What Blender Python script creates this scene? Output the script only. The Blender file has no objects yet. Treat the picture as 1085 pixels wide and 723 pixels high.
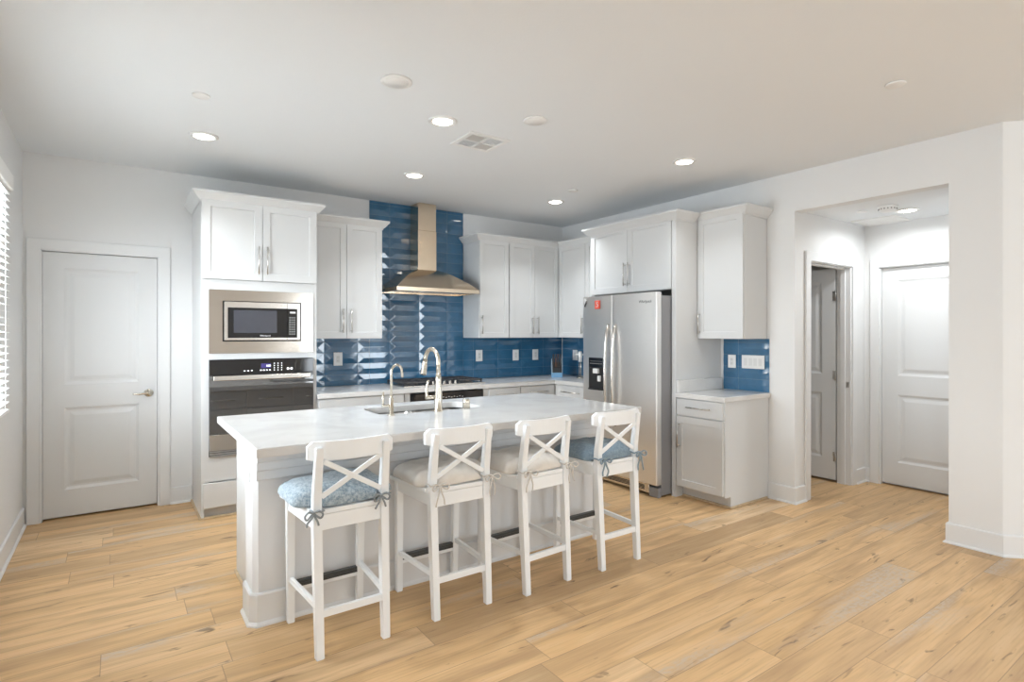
import bpy, bmesh, math, random
from mathutils import Vector, Matrix
R = math.radians
random.seed(7)
SC = bpy.context.scene
COL = SC.collection

# ------------------------------------------------------------------ camera
cam_d = bpy.data.cameras.new('camera')
cam = bpy.data.objects.new('camera', cam_d)
COL.objects.link(cam)
cam.location = (0, 0, 1.403)
cam.rotation_euler = (R(90), 0, R(-35.08))
cam_d.sensor_fit = 'HORIZONTAL'
cam_d.sensor_width = 36.0
cam_d.lens = 594.5 / 1085 * 36.0
cam_d.shift_y = -(361.5 - 354.15) / 1085
cam_d.clip_start = 0.05
SC.camera = cam

# ------------------------------------------------------------------ world, exposure
SC.view_settings.view_transform = 'Standard'
SC.view_settings.look = 'None'
SC.view_settings.exposure = 0.17
SC.view_settings.gamma = 1.0
SC.view_settings.use_curve_mapping = False
w = bpy.data.worlds.new('daylight')
SC.world = w
w.use_nodes = True
wn = w.node_tree.nodes
bg = wn.get('Background') or wn.new('ShaderNodeBackground')
bg.inputs['Color'].default_value = (0.80, 0.91, 1.0, 1)
bg.inputs['Strength'].default_value = 1.65
SC.cycles.use_denoising = True
SC.cycles.max_bounces = 10
SC.cycles.diffuse_bounces = 6
SC.cycles.sample_clamp_indirect = 6.0
SC.cycles.caustics_reflective = False
SC.cycles.caustics_refractive = False


def area_light(name, loc, rot, sx, sy, power, color=(1, 1, 1)):
    l = bpy.data.lights.new(name, 'AREA')
    l.shape = 'RECTANGLE'
    l.size, l.size_y = sx, sy
    l.energy = power
    l.color = color
    o = bpy.data.objects.new(name, l)
    COL.objects.link(o)
    o.location = loc
    o.rotation_euler = rot
    return o


DAY = (0.875, 0.945, 1.0)
# daylight standing outside each window of the room
area_light('daylight_kitchen_window', (-0.80, 3.38, 1.60), (0, R(-90), 0), 1.30, 1.85, 150, DAY)
area_light('daylight_side_window', (-0.80, -1.35, 1.45), (0, R(-90), 0), 1.75, 2.2, 50, DAY)
area_light('daylight_side_window_two', (-0.80, -3.50, 1.45), (0, R(-90), 0), 1.75, 1.6, 32, DAY)
area_light('daylight_patio_door', (5.90, -4.75, 1.25), (R(90), 0, 0), 1.05, 2.4, 62, DAY)
area_light('daylight_rear_window', (4.15, -4.75, 1.40), (R(90), 0, 0), 0.90, 2.0, 45, DAY)

# ------------------------------------------------------------------ materials
def new_mat(name):
    m = bpy.data.materials.new(name)
    m.use_nodes = True
    nt = m.node_tree
    return m, nt, nt.nodes['Principled BSDF']


def N(nt, t, **kw):
    n = nt.nodes.new(t)
    for k, v in kw.items():
        setattr(n, k, v)
    return n


def mat(name, col, rough=0.5, metal=0.0, coat=0.0, spec=0.5, bump=0.0, bscale=200.0, var=0.0, vscale=6.0, stretch=None):
    m, nt, p = new_mat(name)
    p.inputs['Base Color'].default_value = (*col, 1)
    p.inputs['Roughness'].default_value = rough
    p.inputs['Metallic'].default_value = metal
    p.inputs['Coat Weight'].default_value = coat
    p.inputs['Specular IOR Level'].default_value = spec
    tc = N(nt, 'ShaderNodeTexCoord')
    src = tc.outputs['Object']
    if stretch:
        mp = N(nt, 'ShaderNodeMapping')
        mp.inputs['Scale'].default_value = stretch
        nt.links.new(src, mp.inputs['Vector'])
        src = mp.outputs['Vector']
    if var:
        n = N(nt, 'ShaderNodeTexNoise')
        n.inputs['Scale'].default_value = vscale
        n.inputs['Detail'].default_value = 4
        nt.links.new(src, n.inputs['Vector'])
        r = N(nt, 'ShaderNodeMapRange')
        r.inputs['From Min'].default_value = 0.3
        r.inputs['From Max'].default_value = 0.7
        r.inputs['To Min'].default_value = 1 - var
        r.inputs['To Max'].default_value = 1 + var
        nt.links.new(n.outputs['Fac'], r.inputs['Value'])
        v = N(nt, 'ShaderNodeVectorMath', operation='SCALE')
        v.inputs[0].default_value = col
        nt.links.new(r.outputs['Result'], v.inputs['Scale'])
        nt.links.new(v.outputs['Vector'], p.inputs['Base Color'])
    if bump:
        n = N(nt, 'ShaderNodeTexNoise')
        n.inputs['Scale'].default_value = bscale
        n.inputs['Detail'].default_value = 3
        nt.links.new(src, n.inputs['Vector'])
        b = N(nt, 'ShaderNodeBump')
        b.inputs['Strength'].default_value = bump
        b.inputs['Distance'].default_value = 0.002
        nt.links.new(n.outputs['Fac'], b.inputs['Height'])
        nt.links.new(b.outputs['Normal'], p.inputs['Normal'])
    return m


def emis(name, col, s):
    m, nt, p = new_mat(name)
    p.inputs['Base Color'].default_value = (*col, 1)
    p.inputs['Emission Color'].default_value = (*col, 1)
    p.inputs['Emission Strength'].default_value = s
    return m


def floor_mat():
    m, nt, p = new_mat('oak_planks')
    L = nt.links.new
    tc = N(nt, 'ShaderNodeTexCoord')
    sp = N(nt, 'ShaderNodeSeparateXYZ')
    L(tc.outputs['Object'], sp.inputs[0])

    def M(op, a, b=None, c=None):
        n = N(nt, 'ShaderNodeMath', operation=op)
        for i, x in enumerate((a, b, c)):
            if x is None:
                continue
            if isinstance(x, (int, float)):
                n.inputs[i].default_value = x
            else:
                L(x, n.inputs[i])
        return n.outputs[0]
    W, LEN = 0.193, 1.52
    ys = M('DIVIDE', M('SUBTRACT', sp.outputs['Y'], 0.918), W)
    row = M('FLOOR', ys)
    fy = M('FRACT', ys)
    wn1 = N(nt, 'ShaderNodeTexWhiteNoise', noise_dimensions='1D')
    L(row, wn1.inputs['W'])
    xs = M('ADD', M('DIVIDE', sp.outputs['X'], LEN), M('MULTIPLY', wn1.outputs['Value'], 7.3))
    pid = M('FLOOR', xs)
    fx = M('FRACT', xs)
    cmb = N(nt, 'ShaderNodeCombineXYZ')
    L(row, cmb.inputs['X'])
    L(pid, cmb.inputs['Y'])
    wn2 = N(nt, 'ShaderNodeTexWhiteNoise', noise_dimensions='3D')
    L(cmb.outputs[0], wn2.inputs['Vector'])
    rnd = wn2.outputs['Value']
    # plank coordinates, shifted per plank so that grain differs
    gx = M('ADD', sp.outputs['X'], M('MULTIPLY', rnd, 37.0))
    gy = M('ADD', sp.outputs['Y'], M('MULTIPLY', rnd, 91.0))
    gv = N(nt, 'ShaderNodeCombineXYZ')
    L(gx, gv.inputs['X'])
    L(gy, gv.inputs['Y'])

    def noise(sx, sy, scale, detail=4, dist=0.0):
        mp = N(nt, 'ShaderNodeMapping')
        mp.inputs['Scale'].default_value = (sx, sy, 1)
        L(gv.outputs[0], mp.inputs['Vector'])
        n = N(nt, 'ShaderNodeTexNoise')
        n.inputs['Scale'].default_value = scale
        n.inputs['Detail'].default_value = detail
        n.inputs['Distortion'].default_value = dist
        L(mp.outputs[0], n.inputs['Vector'])
        return n.outputs['Fac']
    fine = noise(2.0, 60.0, 1.6, 5)
    broad = noise(1.1, 9.0, 1.3, 4, 0.6)
    knots = noise(2.6, 13.0, 1.5, 3, 1.2)
    speck = noise(14.0, 30.0, 2.0, 2, 0.3)
    # plank base tint
    cr = N(nt, 'ShaderNodeValToRGB')
    e = cr.color_ramp.elements
    e[0].position, e[0].color = 0.0, (0.492, 0.328, 0.174, 1)
    e[1].position, e[1].color = 1.0, (0.774, 0.557, 0.334, 1)
    for pos, c in ((0.18, (0.649, 0.419, 0.208, 1)), (0.45, (0.718, 0.469, 0.240, 1)), (0.7, (0.637, 0.408, 0.196, 1)), (0.86, (0.698, 0.450, 0.221, 1))):
        q = e.new(pos)
        q.color = c
    L(rnd, cr.inputs['Fac'])

    def mixc(fac, a, b):
        n = N(nt, 'ShaderNodeMix', data_type='RGBA')
        L(fac, n.inputs['Factor'])
        for k, x in (('A', a), ('B', b)):
            s = [i for i in n.inputs if i.name == k and i.type == 'RGBA'][0]
            if isinstance(x, tuple):
                s.default_value = x
            else:
                L(x, s)
        return [o for o in n.outputs if o.type == 'RGBA'][0]

    def rng(v, a, b, c, d):
        n = N(nt, 'ShaderNodeMapRange')
        for k, x in zip(('From Min', 'From Max', 'To Min', 'To Max'), (a, b, c, d)):
            n.inputs[k].default_value = x
        L(v, n.inputs['Value'])
        return n.outputs[0]
    col = mixc(rng(broad, 0.43, 0.68, 0, 0.80), cr.outputs['Color'], (0.430, 0.269, 0.138, 1))
    col = mixc(rng(broad, 0.42, 0.26, 0, 0.35), col, (0.749, 0.545, 0.334, 1))
    col = mixc(rng(fine, 0.48, 0.72, 0, 0.38), col, (0.362, 0.232, 0.128, 1))
    col = mixc(rng(knots, 0.655, 0.74, 0, 0.85), col, (0.155, 0.094, 0.050, 1))
    # greyed limed planks
    grey = rng(noise(0.55, 5.0, 1.0, 2, 0.3), 0.54, 0.66, 0, 1)
    gm = M('MULTIPLY', M('MULTIPLY', grey, M('GREATER_THAN', rnd, 0.45)), rng(speck, 0.35, 0.65, 0.25, 0.85))
    col = mixc(gm, col, (0.525, 0.438, 0.347, 1))
    # seams
    ey = M('MINIMUM', fy, M('SUBTRACT', 1.0, fy))
    ex = M('MULTIPLY', M('MINIMUM', fx, M('SUBTRACT', 1.0, fx)), LEN / W)
    seam = M('LESS_THAN', M('MINIMUM', ey, ex), 0.0095)
    col = mixc(M('MULTIPLY', seam, 0.50), col, (0.174, 0.112, 0.070, 1))
    L(col, p.inputs['Base Color'])
    L(rng(fine, 0.3, 0.7, 0.36, 0.48), p.inputs['Roughness'])
    p.inputs['Specular IOR Level'].default_value = 0.35
    b = N(nt, 'ShaderNodeBump')
    b.inputs['Strength'].default_value = 0.12
    b.inputs['Distance'].default_value = 0.002
    L(M('SUBTRACT', fine, M('MULTIPLY', seam, 1.2)), b.inputs['Height'])
    L(b.outputs['Normal'], p.inputs['Normal'])
    return m


def quartz_mat():
    m, nt, p = new_mat('white_quartz')
    L = nt.links.new
    tc = N(nt, 'ShaderNodeTexCoord')
    n = N(nt, 'ShaderNodeTexNoise')
    n.inputs['Scale'].default_value = 3.0
    n.inputs['Detail'].default_value = 6
    n.inputs['Distortion'].default_value = 1.4
    L(tc.outputs['Object'], n.inputs['Vector'])
    cr = N(nt, 'ShaderNodeValToRGB')
    e = cr.color_ramp.elements
    e[0].position, e[0].color = 0.35, (0.620, 0.612, 0.598, 1)
    e[1].position, e[1].color = 0.62, (0.690, 0.684, 0.672, 1)
    L(n.outputs['Fac'], cr.inputs['Fac'])
    L(cr.outputs['Color'], p.inputs['Base Color'])
    p.inputs['Roughness'].default_value = 0.16
    return m


def steel_mat(name, col, rough, sx=(1, 1, 90), amt=0.05):
    m, nt, p = new_mat(name)
    L = nt.links.new
    p.inputs['Base Color'].default_value = (*col, 1)
    p.inputs['Metallic'].default_value = 1.0
    tc = N(nt, 'ShaderNodeTexCoord')
    mp = N(nt, 'ShaderNodeMapping')
    mp.inputs['Scale'].default_value = sx
    L(tc.outputs['Object'], mp.inputs['Vector'])
    n = N(nt, 'ShaderNodeTexNoise')
    n.inputs['Scale'].default_value = 6
    n.inputs['Detail'].default_value = 3
    L(mp.outputs[0], n.inputs['Vector'])
    r = N(nt, 'ShaderNodeMapRange')
    r.inputs['To Min'].default_value = rough - amt
    r.inputs['To Max'].default_value = rough + amt
    L(n.outputs['Fac'], r.inputs['Value'])
    L(r.outputs[0], p.inputs['Roughness'])
    return m


def glass_mat():
    m = bpy.data.materials.new('window_glass')
    m.use_nodes = True
    nt = m.node_tree
    nt.nodes.clear()
    out = N(nt, 'ShaderNodeOutputMaterial')
    mx = N(nt, 'ShaderNodeMixShader')
    mx.inputs[0].default_value = 0.05
    t = N(nt, 'ShaderNodeBsdfTransparent')
    g = N(nt, 'ShaderNodeBsdfGlossy')
    g.inputs['Roughness'].default_value = 0.02
    nt.links.new(t.outputs[0], mx.inputs[1])
    nt.links.new(g.outputs[0], mx.inputs[2])
    nt.links.new(mx.outputs[0], out.inputs[0])
    return m


def fabric_mat(name, c1, c2, scale, mot):
    m, nt, p = new_mat(name)
    L = nt.links.new
    tc = N(nt, 'ShaderNodeTexCoord')
    n = N(nt, 'ShaderNodeTexNoise')
    n.inputs['Scale'].default_value = scale
    n.inputs['Detail'].default_value = 5
    n.inputs['Roughness'].default_value = 0.7
    L(tc.outputs['Object'], n.inputs['Vector'])
    cr = N(nt, 'ShaderNodeValToRGB')
    e = cr.color_ramp.elements
    e[0].position, e[0].color = 0.5 - mot, (*c1, 1)
    e[1].position, e[1].color = 0.5 + mot, (*c2, 1)
    L(n.outputs['Fac'], cr.inputs['Fac'])
    L(cr.outputs['Color'], p.inputs['Base Color'])
    p.inputs['Roughness'].default_value = 0.9
    p.inputs['Sheen Weight'].default_value = 0.2
    wv = N(nt, 'ShaderNodeTexNoise')
    wv.inputs['Scale'].default_value = 260
    L(tc.outputs['Object'], wv.inputs['Vector'])
    b = N(nt, 'ShaderNodeBump')
    b.inputs['Strength'].default_value = 0.5
    b.inputs['Distance'].default_value = 0.003
    L(wv.outputs['Fac'], b.inputs['Height'])
    L(b.outputs['Normal'], p.inputs['Normal'])
    return m


M_wall = mat('wall_paint', (0.745, 0.748, 0.745), 0.85, bump=0.15, bscale=160)
M_ceil = mat('ceiling_paint', (0.780, 0.805, 0.825), 0.9, bump=0.25, bscale=90)
M_floor = floor_mat()
M_trim = mat('trim_paint', (0.740, 0.745, 0.745), 0.38, bump=0.02)
M_door = mat('door_paint', (0.680, 0.687, 0.687), 0.42, bump=0.04, bscale=120)
M_cab = mat('cabinet_paint', (0.625, 0.632, 0.632), 0.36, bump=0.02, bscale=60)
M_kick = mat('toe_kick_paint', (0.60, 0.595, 0.585), 0.5, bump=0.02)
M_islwall = mat('island_wall_paint', (0.745, 0.750, 0.755), 0.7, bump=0.1, bscale=160)
M_shoe = mat('shoe_moulding_wood', (0.56, 0.43, 0.28), 0.5, var=0.15, vscale=20)
M_quartz = quartz_mat()
M_tile = mat('blue_glazed_tile', (0.034, 0.135, 0.255), 0.07, coat=0.9, var=0.10, vscale=9, bump=0.03, bscale=30)
M_grout = mat('tile_grout', (0.17, 0.26, 0.34), 0.8, bump=0.1)
M_steel = steel_mat('brushed_steel', (0.82, 0.805, 0.785), 0.38, (1, 1, 90))
M_steelh = steel_mat('brushed_steel_trim', (0.66, 0.625, 0.58), 0.25, (1, 1, 90))
M_mwframe = steel_mat('microwave_trim_steel', (0.56, 0.515, 0.46), 0.17, (1, 1, 90), 0.03)
M_hood = steel_mat('hood_steel_reflect_tint', (0.76, 0.635, 0.49), 0.19, (60, 60, 1), 0.02)  # warm tint puts the oak floor's reflection into the steel colour
M_nickel = steel_mat('brushed_nickel', (0.62, 0.575, 0.495), 0.26, (40, 40, 1))
M_pull = steel_mat('pull_steel', (0.60, 0.58, 0.55), 0.28, (40, 40, 1))
M_sink = steel_mat('sink_steel', (0.55, 0.545, 0.53), 0.3, (30, 1, 1))
M_blackgl = mat('black_glass', (0.010, 0.010, 0.011), 0.06, spec=0.6, var=0.05)
M_ovengl = mat('oven_door_glass', (0.030, 0.028, 0.027), 0.04, spec=1.0, var=0.05)
M_ovengl.node_tree.nodes['Principled BSDF'].inputs['IOR'].default_value = 1.9
M_mwglass = mat('microwave_window_glass', (0.055, 0.058, 0.072), 0.12, spec=0.7, var=0.05)
M_black = mat('black_plastic', (0.018, 0.018, 0.019), 0.4, bump=0.05)
M_iron = mat('cast_iron', (0.045, 0.043, 0.045), 0.55, bump=0.2, bscale=150)
M_fridgeside = mat('fridge_side_grey', (0.235, 0.235, 0.245), 0.45, bump=0.15, bscale=300)
M_darkgap = mat('dark_gap', (0.05, 0.038, 0.028), 0.8, var=0.1)
M_white = mat('white_plastic', (0.80, 0.80, 0.79), 0.35, bump=0.01)
M_rocker = mat('rocker_plastic', (0.70, 0.70, 0.69), 0.35, bump=0.01)
M_slotgrey = mat('slot_grey', (0.30, 0.29, 0.28), 0.5, var=0.05)
M_ductshade = mat('duct_shade', (0.10, 0.10, 0.10), 0.8, var=0.05)
M_stool = mat('stool_white_lacquer', (0.895, 0.920, 0.935), 0.33, bump=0.02)
M_grip = mat('footrest_dark_metal', (0.075, 0.082, 0.085), 0.4, metal=0.4, bump=0.05)
M_bluecush = fabric_mat('blue_mottled_fabric', (0.170, 0.245, 0.310), (0.52, 0.59, 0.63), 85, 0.15)
M_bluecush2 = fabric_mat('blue_woven_fabric', (0.150, 0.220, 0.285), (0.290, 0.375, 0.440), 70, 0.18)
M_cream = fabric_mat('cream_linen', (0.68, 0.64, 0.59), (0.80, 0.765, 0.715), 14, 0.25)
M_tiegrey = mat('grey_tie_ribbon', (0.27, 0.30, 0.32), 0.9, bump=0.2)
M_tieblue = mat('blue_tie_ribbon', (0.26, 0.34, 0.40), 0.9, bump=0.2)
M_tiecream = mat('cream_tie_cord', (0.66, 0.63, 0.59), 0.9, bump=0.2)
M_lens = emis('lit_lamp_lens', (1.0, 0.93, 0.82), 14.0)
M_hoodlens = emis('lit_hood_lens', (1.0, 0.96, 0.88), 3.0)
M_disp = emis('clock_display', (0.04, 0.03, 0.16), 0.25)
M_mark = emis('lit_control_marks', (0.85, 0.87, 0.9), 0.8)
M_print = mat('printed_marks', (0.60, 0.60, 0.60), 0.5, var=0.02)
M_logo = mat('dark_grey_lettering', (0.10, 0.10, 0.105), 0.4, var=0.02)
M_logolight = mat('light_grey_lettering', (0.65, 0.65, 0.66), 0.4, var=0.02)
M_red = mat('red_magnet_plastic', (0.72, 0.10, 0.06), 0.5, var=0.1, vscale=60)
M_blueacr = mat('pale_blue_resin', (0.16, 0.33, 0.52), 0.3, var=0.05)
M_clear = mat('clear_frosted_plastic', (0.42, 0.52, 0.60), 0.15, var=0.05)
M_brown = mat('brown_handle_wood', (0.085, 0.040, 0.026), 0.5, var=0.2, vscale=60)
M_glass = glass_mat()
M_blind = mat('white_blind_slat', (0.86, 0.86, 0.85), 0.45, bump=0.02)

# ------------------------------------------------------------------ mesh helpers
ID = Matrix.Identity(4)


def FR(ox, oy, oz=0.0, deg=0):
    """local frame: x to the right, y into the unit, z up"""
    return Matrix.Translation((ox, oy, oz)) @ Matrix.Rotation(R(deg), 4, 'Z')


def B():
    return bmesh.new()


def box(bm, x0, x1, y0, y1, z0, z1, bev=0.0, seg=1):
    vs = [bm.verts.new((x, y, z)) for x in (x0, x1) for y in (y0, y1) for z in (z0, z1)]
    a = [(0, 1, 3, 2), (4, 6, 7, 5), (0, 4, 5, 1), (2, 3, 7, 6), (0, 2, 6, 4), (1, 5, 7, 3)]
    fs = [bm.faces.new([vs[i] for i in f]) for f in a]
    if bev:
        es = list({e for f in fs for e in f.edges})
        bmesh.ops.bevel(bm, geom=es, offset=bev, segments=seg, affect='EDGES', profile=0.5)
    return vs


def prism(bm, pts, z0, z1, bev=0.0, seg=1, axis='z'):
    """extrude a closed outline; axis z: pts are (x,y); axis y: pts are (x,z); axis x: pts are (y,z)"""
    def P(a, b, c):
        return {'z': (a, b, c), 'y': (a, c, b), 'x': (c, a, b)}[axis]
    lo = [bm.verts.new(P(a, b, z0)) for a, b in pts]
    hi = [bm.verts.new(P(a, b, z1)) for a, b in pts]
    fs = [bm.faces.new(lo), bm.faces.new(hi)]
    n = len(pts)
    for i in range(n):
        fs.append(bm.faces.new((lo[i], lo[(i + 1) % n], hi[(i + 1) % n], hi[i])))
    if bev:
        es = list({e for f in fs for e in f.edges})
        bmesh.ops.bevel(bm, geom=es, offset=bev, segments=seg, affect='EDGES', profile=0.5)


def cyl(bm, c, r, h, axis='z', n=24, r2=None, bev=0.0):
    """solid from c along +axis"""
    r2 = r if r2 is None else r2
    c = Vector(c)
    A = {'x': (Vector((0, 1, 0)), Vector((0, 0, 1)), Vector((1, 0, 0))),
         'y': (Vector((0, 0, 1)), Vector((1, 0, 0)), Vector((0, 1, 0))),
         'z': (Vector((1, 0, 0)), Vector((0, 1, 0)), Vector((0, 0, 1)))}[axis]
    lo, hi = [], []
    for i in range(n):
        t = 2 * math.pi * i / n
        d = A[0] * math.cos(t) + A[1] * math.sin(t)
        lo.append(bm.verts.new(c + d * r))
        hi.append(bm.verts.new(c + d * r2 + A[2] * h))
    f0, f1 = bm.faces.new(lo), bm.faces.new(hi)
    for i in range(n):
        bm.faces.new((lo[i], lo[(i + 1) % n], hi[(i + 1) % n], hi[i])).smooth = True
    if bev:
        bmesh.ops.bevel(bm, geom=list(f0.edges) + list(f1.edges), offset=bev, segments=2, affect='EDGES')


def lathe(bm, c, prof, n=32, axis='z'):
    """prof: list of (radius, height)"""
    c = Vector(c)
    A = {'x': (Vector((0, 1, 0)), Vector((0, 0, 1)), Vector((1, 0, 0))),
         'y': (Vector((0, 0, 1)), Vector((1, 0, 0)), Vector((0, 1, 0))),
         'z': (Vector((1, 0, 0)), Vector((0, 1, 0)), Vector((0, 0, 1)))}[axis]
    rings = []
    for r, h in prof:
        if r < 1e-6:
            rings.append([bm.verts.new(c + A[2] * h)])
        else:
            rings.append([bm.verts.new(c + (A[0] * math.cos(2 * math.pi * i / n) + A[1] * math.sin(2 * math.pi * i / n)) * r + A[2] * h) for i in range(n)])
    for a, b in zip(rings, rings[1:]):
        for i in range(n):
            j = (i + 1) % n
            if len(a) == 1 and len(b) == 1:
                continue
            if len(a) == 1:
                f = bm.faces.new((a[0], b[j], b[i]))
            elif len(b) == 1:
                f = bm.faces.new((a[i], a[j], b[0]))
            else:
                f = bm.faces.new((a[i], a[j], b[j], b[i]))
            f.smooth = True
    for rr in (rings[0], rings[-1]):
        if len(rr) > 1:
            bm.faces.new(rr)


def tube(bm, pts, r, n=10, closed=False, cap=True):
    pts = [Vector(p) for p in pts]
    rr = r if isinstance(r, (list, tuple)) else [r] * len(pts)
    m = len(pts)
    rings = []
    up = None
    for i in range(m):
        if closed:
            d = (pts[(i + 1) % m] - pts[i - 1]).normalized()
        else:
            d = (pts[min(i + 1, m - 1)] - pts[max(i - 1, 0)]).normalized()
        if up is None:
            up = Vector((0, 0, 1)) if abs(d.z) < 0.9 else Vector((1, 0, 0))
        s = d.cross(up)
        if s.length < 1e-5:
            s = d.orthogonal()
        s.normalize()
        up = s.cross(d).normalized()
        rings.append([bm.verts.new(pts[i] + (s * math.cos(2 * math.pi * k / n) + up * math.sin(2 * math.pi * k / n)) * rr[i]) for k in range(n)])
    pairs = list(zip(rings, rings[1:])) + ([(rings[-1], rings[0])] if closed else [])
    for a, b in pairs:
        for k in range(n):
            bm.faces.new((a[k], a[(k + 1) % n], b[(k + 1) % n], b[k])).smooth = True
    if cap and not closed:
        bm.faces.new(rings[0])
        bm.faces.new(rings[-1])


def smooth_path(pts, sub=6):
    """Catmull-Rom through pts"""
    P = [Vector(p) for p in pts]
    P = [P[0] * 2 - P[1]] + P + [P[-1] * 2 - P[-2]]
    out = []
    for i in range(1, len(P) - 2):
        for k in range(sub):
            t = k / sub
            a, b, c, d = P[i - 1], P[i], P[i + 1], P[i + 2]
            out.append(0.5 * ((2 * b) + (c - a) * t + (2 * a - 5 * b + 4 * c - d) * t * t + (3 * b - a - 3 * c + d) * t ** 3))
    out.append(P[-2])
    return out


def loft(bm, secs, bev=0.0):
    """rectangular sections (x0,x1,y0,y1,z) joined bottom to top"""
    rings = [[bm.verts.new(p) for p in ((a, c, z), (b, c, z), (b, d, z), (a, d, z))] for a, b, c, d, z in secs]
    fs = [bm.faces.new(rings[0]), bm.faces.new(rings[-1])]
    for r0, r1 in zip(rings, rings[1:]):
        for i in range(4):
            fs.append(bm.faces.new((r0[i], r0[(i + 1) % 4], r1[(i + 1) % 4], r1[i])))
    if bev:
        es = [e for f in fs for e in f.edges]
        es = [e for e in set(es) if not any(all(v in r for v in e.verts) for r in rings[1:-1])]
        bmesh.ops.bevel(bm, geom=es, offset=bev, segments=2, affect='EDGES')


def sweep(bm, path, prof, skip_first=False, skip_last=False):
    """profile (offset to the right of travel, z) mitred along a plan path; first/last path points may be direction ghosts"""
    P = [Vector((a, b)) for a, b in path]
    n = len(P)
    rings = []
    rng = range(1 if skip_first else 0, n - 1 if skip_last else n)
    for i in rng:
        d0 = (P[i] - P[i - 1]).normalized() if i > 0 else None
        d1 = (P[i + 1] - P[i]).normalized() if i < n - 1 else None
        d0 = d0 or d1
        d1 = d1 or d0
        n0 = Vector((d0.y, -d0.x))
        n1 = Vector((d1.y, -d1.x))
        m = (n0 + n1).normalized()
        m = m / max(0.2, m.dot(n0))
        rings.append([bm.verts.new((P[i].x + m.x * o, P[i].y + m.y * o, z)) for o, z in prof])
    k = len(prof)
    for a, b in zip(rings, rings[1:]):
        for i in range(k):
            bm.faces.new((a[i], a[(i + 1) % k], b[(i + 1) % k], b[i]))
    bm.faces.new(rings[0])
    bm.faces.new(rings[-1])


def paneled(bm, w, h, t, panels, loops, x=0.0, z=0.0, y=0.0, both=False):
    """slab w*h*t with moulded panels on its front (y side); loops: (inset, depth)"""
    def face(yy, sgn):
        xs = sorted({0.0, w} | {p[0] for p in panels} | {p[1] for p in panels})
        zs = sorted({0.0, h} | {p[2] for p in panels} | {p[3] for p in panels})
        V = {}

        def v(a, b, d=0.0):
            k = (round(a, 5), round(b, 5), round(d, 5))
            if k not in V:
                V[k] = bm.verts.new((x + a, yy + sgn * d, z + b))
            return V[k]
        for i in range(len(xs) - 1):
            for j in range(len(zs) - 1):
                a, b, c, d = xs[i], xs[i + 1], zs[j], zs[j + 1]
                if any(p[0] - 1e-6 <= a and b <= p[1] + 1e-6 and p[2] - 1e-6 <= c and d <= p[3] + 1e-6 for p in panels):
                    continue
                bm.faces.new((v(a, c), v(b, c), v(b, d), v(a, d)))
        for p in panels:
            # the outline of the opening keeps every grid vertex on it
            prev = [(p[0], p[2]), (p[1], p[2]), (p[1], p[3]), (p[0], p[3])]
            pd = 0.0
            for ins, dep in loops:
                cur = [(p[0] + ins, p[2] + ins), (p[1] - ins, p[2] + ins), (p[1] - ins, p[3] - ins), (p[0] + ins, p[3] - ins)]
                for q in range(4):
                    r = (q + 1) % 4
                    bm.faces.new((v(*prev[q], pd), v(*prev[r], pd), v(*cur[r], dep), v(*cur[q], dep)))
                prev, pd = cur, dep
            bm.faces.new([v(*c, pd) for c in prev])
    face(y, 1)
    if both:
        face(y + t, -1)
    else:
        bm.faces.new([bm.verts.new(c) for c in ((x, y + t, z), (x + w, y + t, z), (x + w, y + t, z + h), (x, y + t, z + h))])
    # edges
    for (a, b) in (((0, 0), (w, 0)), ((w, 0), (w, h)), ((w, h), (0, h)), ((0, h), (0, 0))):
        bm.faces.new([bm.verts.new(c) for c in ((x + a[0], y, z + a[1]), (x + b[0], y, z + b[1]), (x + b[0], y + t, z + b[1]), (x + a[0], y + t, z + a[1]))])


def shaker(bm, w, h, x=0.0, z=0.0, t=0.020, rail=0.056):
    paneled(bm, w, h, t, [(rail, w - rail, rail, h - rail)], [(0.0015, 0.008), (0.003, 0.009)], x=x, z=z)


def slab_front(bm, w, h, x=0.0, z=0.0, t=0.020):
    box(bm, x, x + w, 0, t, z, z + h, 0.002)


def pull(bm, cx, cz, ln, vertical=True, y=0.0):
    """bar pull standing off a front at y"""
    r = 0.0055
    hs = ln / 2
    if vertical:
        cyl(bm, (cx, y - 0.030, cz - hs), r, ln, 'z', 12, bev=0.001)
        for s in (-1, 1):
            cyl(bm, (cx, y - 0.030, cz + s * (hs - 0.022)), 0.0045, 0.0305, 'y', 10)
    else:
        cyl(bm, (cx - hs, y - 0.030, cz), r, ln, 'x', 12, bev=0.001)
        for s in (-1, 1):
            cyl(bm, (cx + s * (hs - 0.022), y - 0.030, cz), 0.0045, 0.0305, 'y', 10)


def obj(name, bm, m, parent=None, M=ID, smooth=False, sub=0):
    bm.transform(M)
    if parent is not None:
        bm.transform(Matrix.Translation(-wloc(parent)))
    bmesh.ops.remove_doubles(bm, verts=bm.verts, dist=1e-6)
    bmesh.ops.recalc_face_normals(bm, faces=bm.faces)
    me = bpy.data.meshes.new(name)
    bm.to_mesh(me)
    bm.free()
    me.materials.append(m)
    if smooth:
        for p in me.polygons:
            p.use_smooth = True
    o = bpy.data.objects.new(name, me)
    COL.objects.link(o)
    if parent is not None:
        o.parent = parent
    if sub:
        s = o.modifiers.new('subdivision', 'SUBSURF')
        s.levels = s.render_levels = sub
    return o


def wloc(o):
    v = Vector((0, 0, 0))
    while o is not None:
        v += o.location
        o = o.parent
    return v


def tag(o, label, cat, group=None, kind=None):
    if label:
        o['label'] = label
    if cat:
        o['category'] = cat
    if group:
        o['group'] = group
    if kind:
        o['kind'] = kind
    return o


def thing(name, label, cat, loc, group=None):
    o = bpy.data.objects.new(name, None)
    o.empty_display_size = 0.1
    COL.objects.link(o)
    o.location = loc
    return tag(o, label, cat, group)


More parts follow.
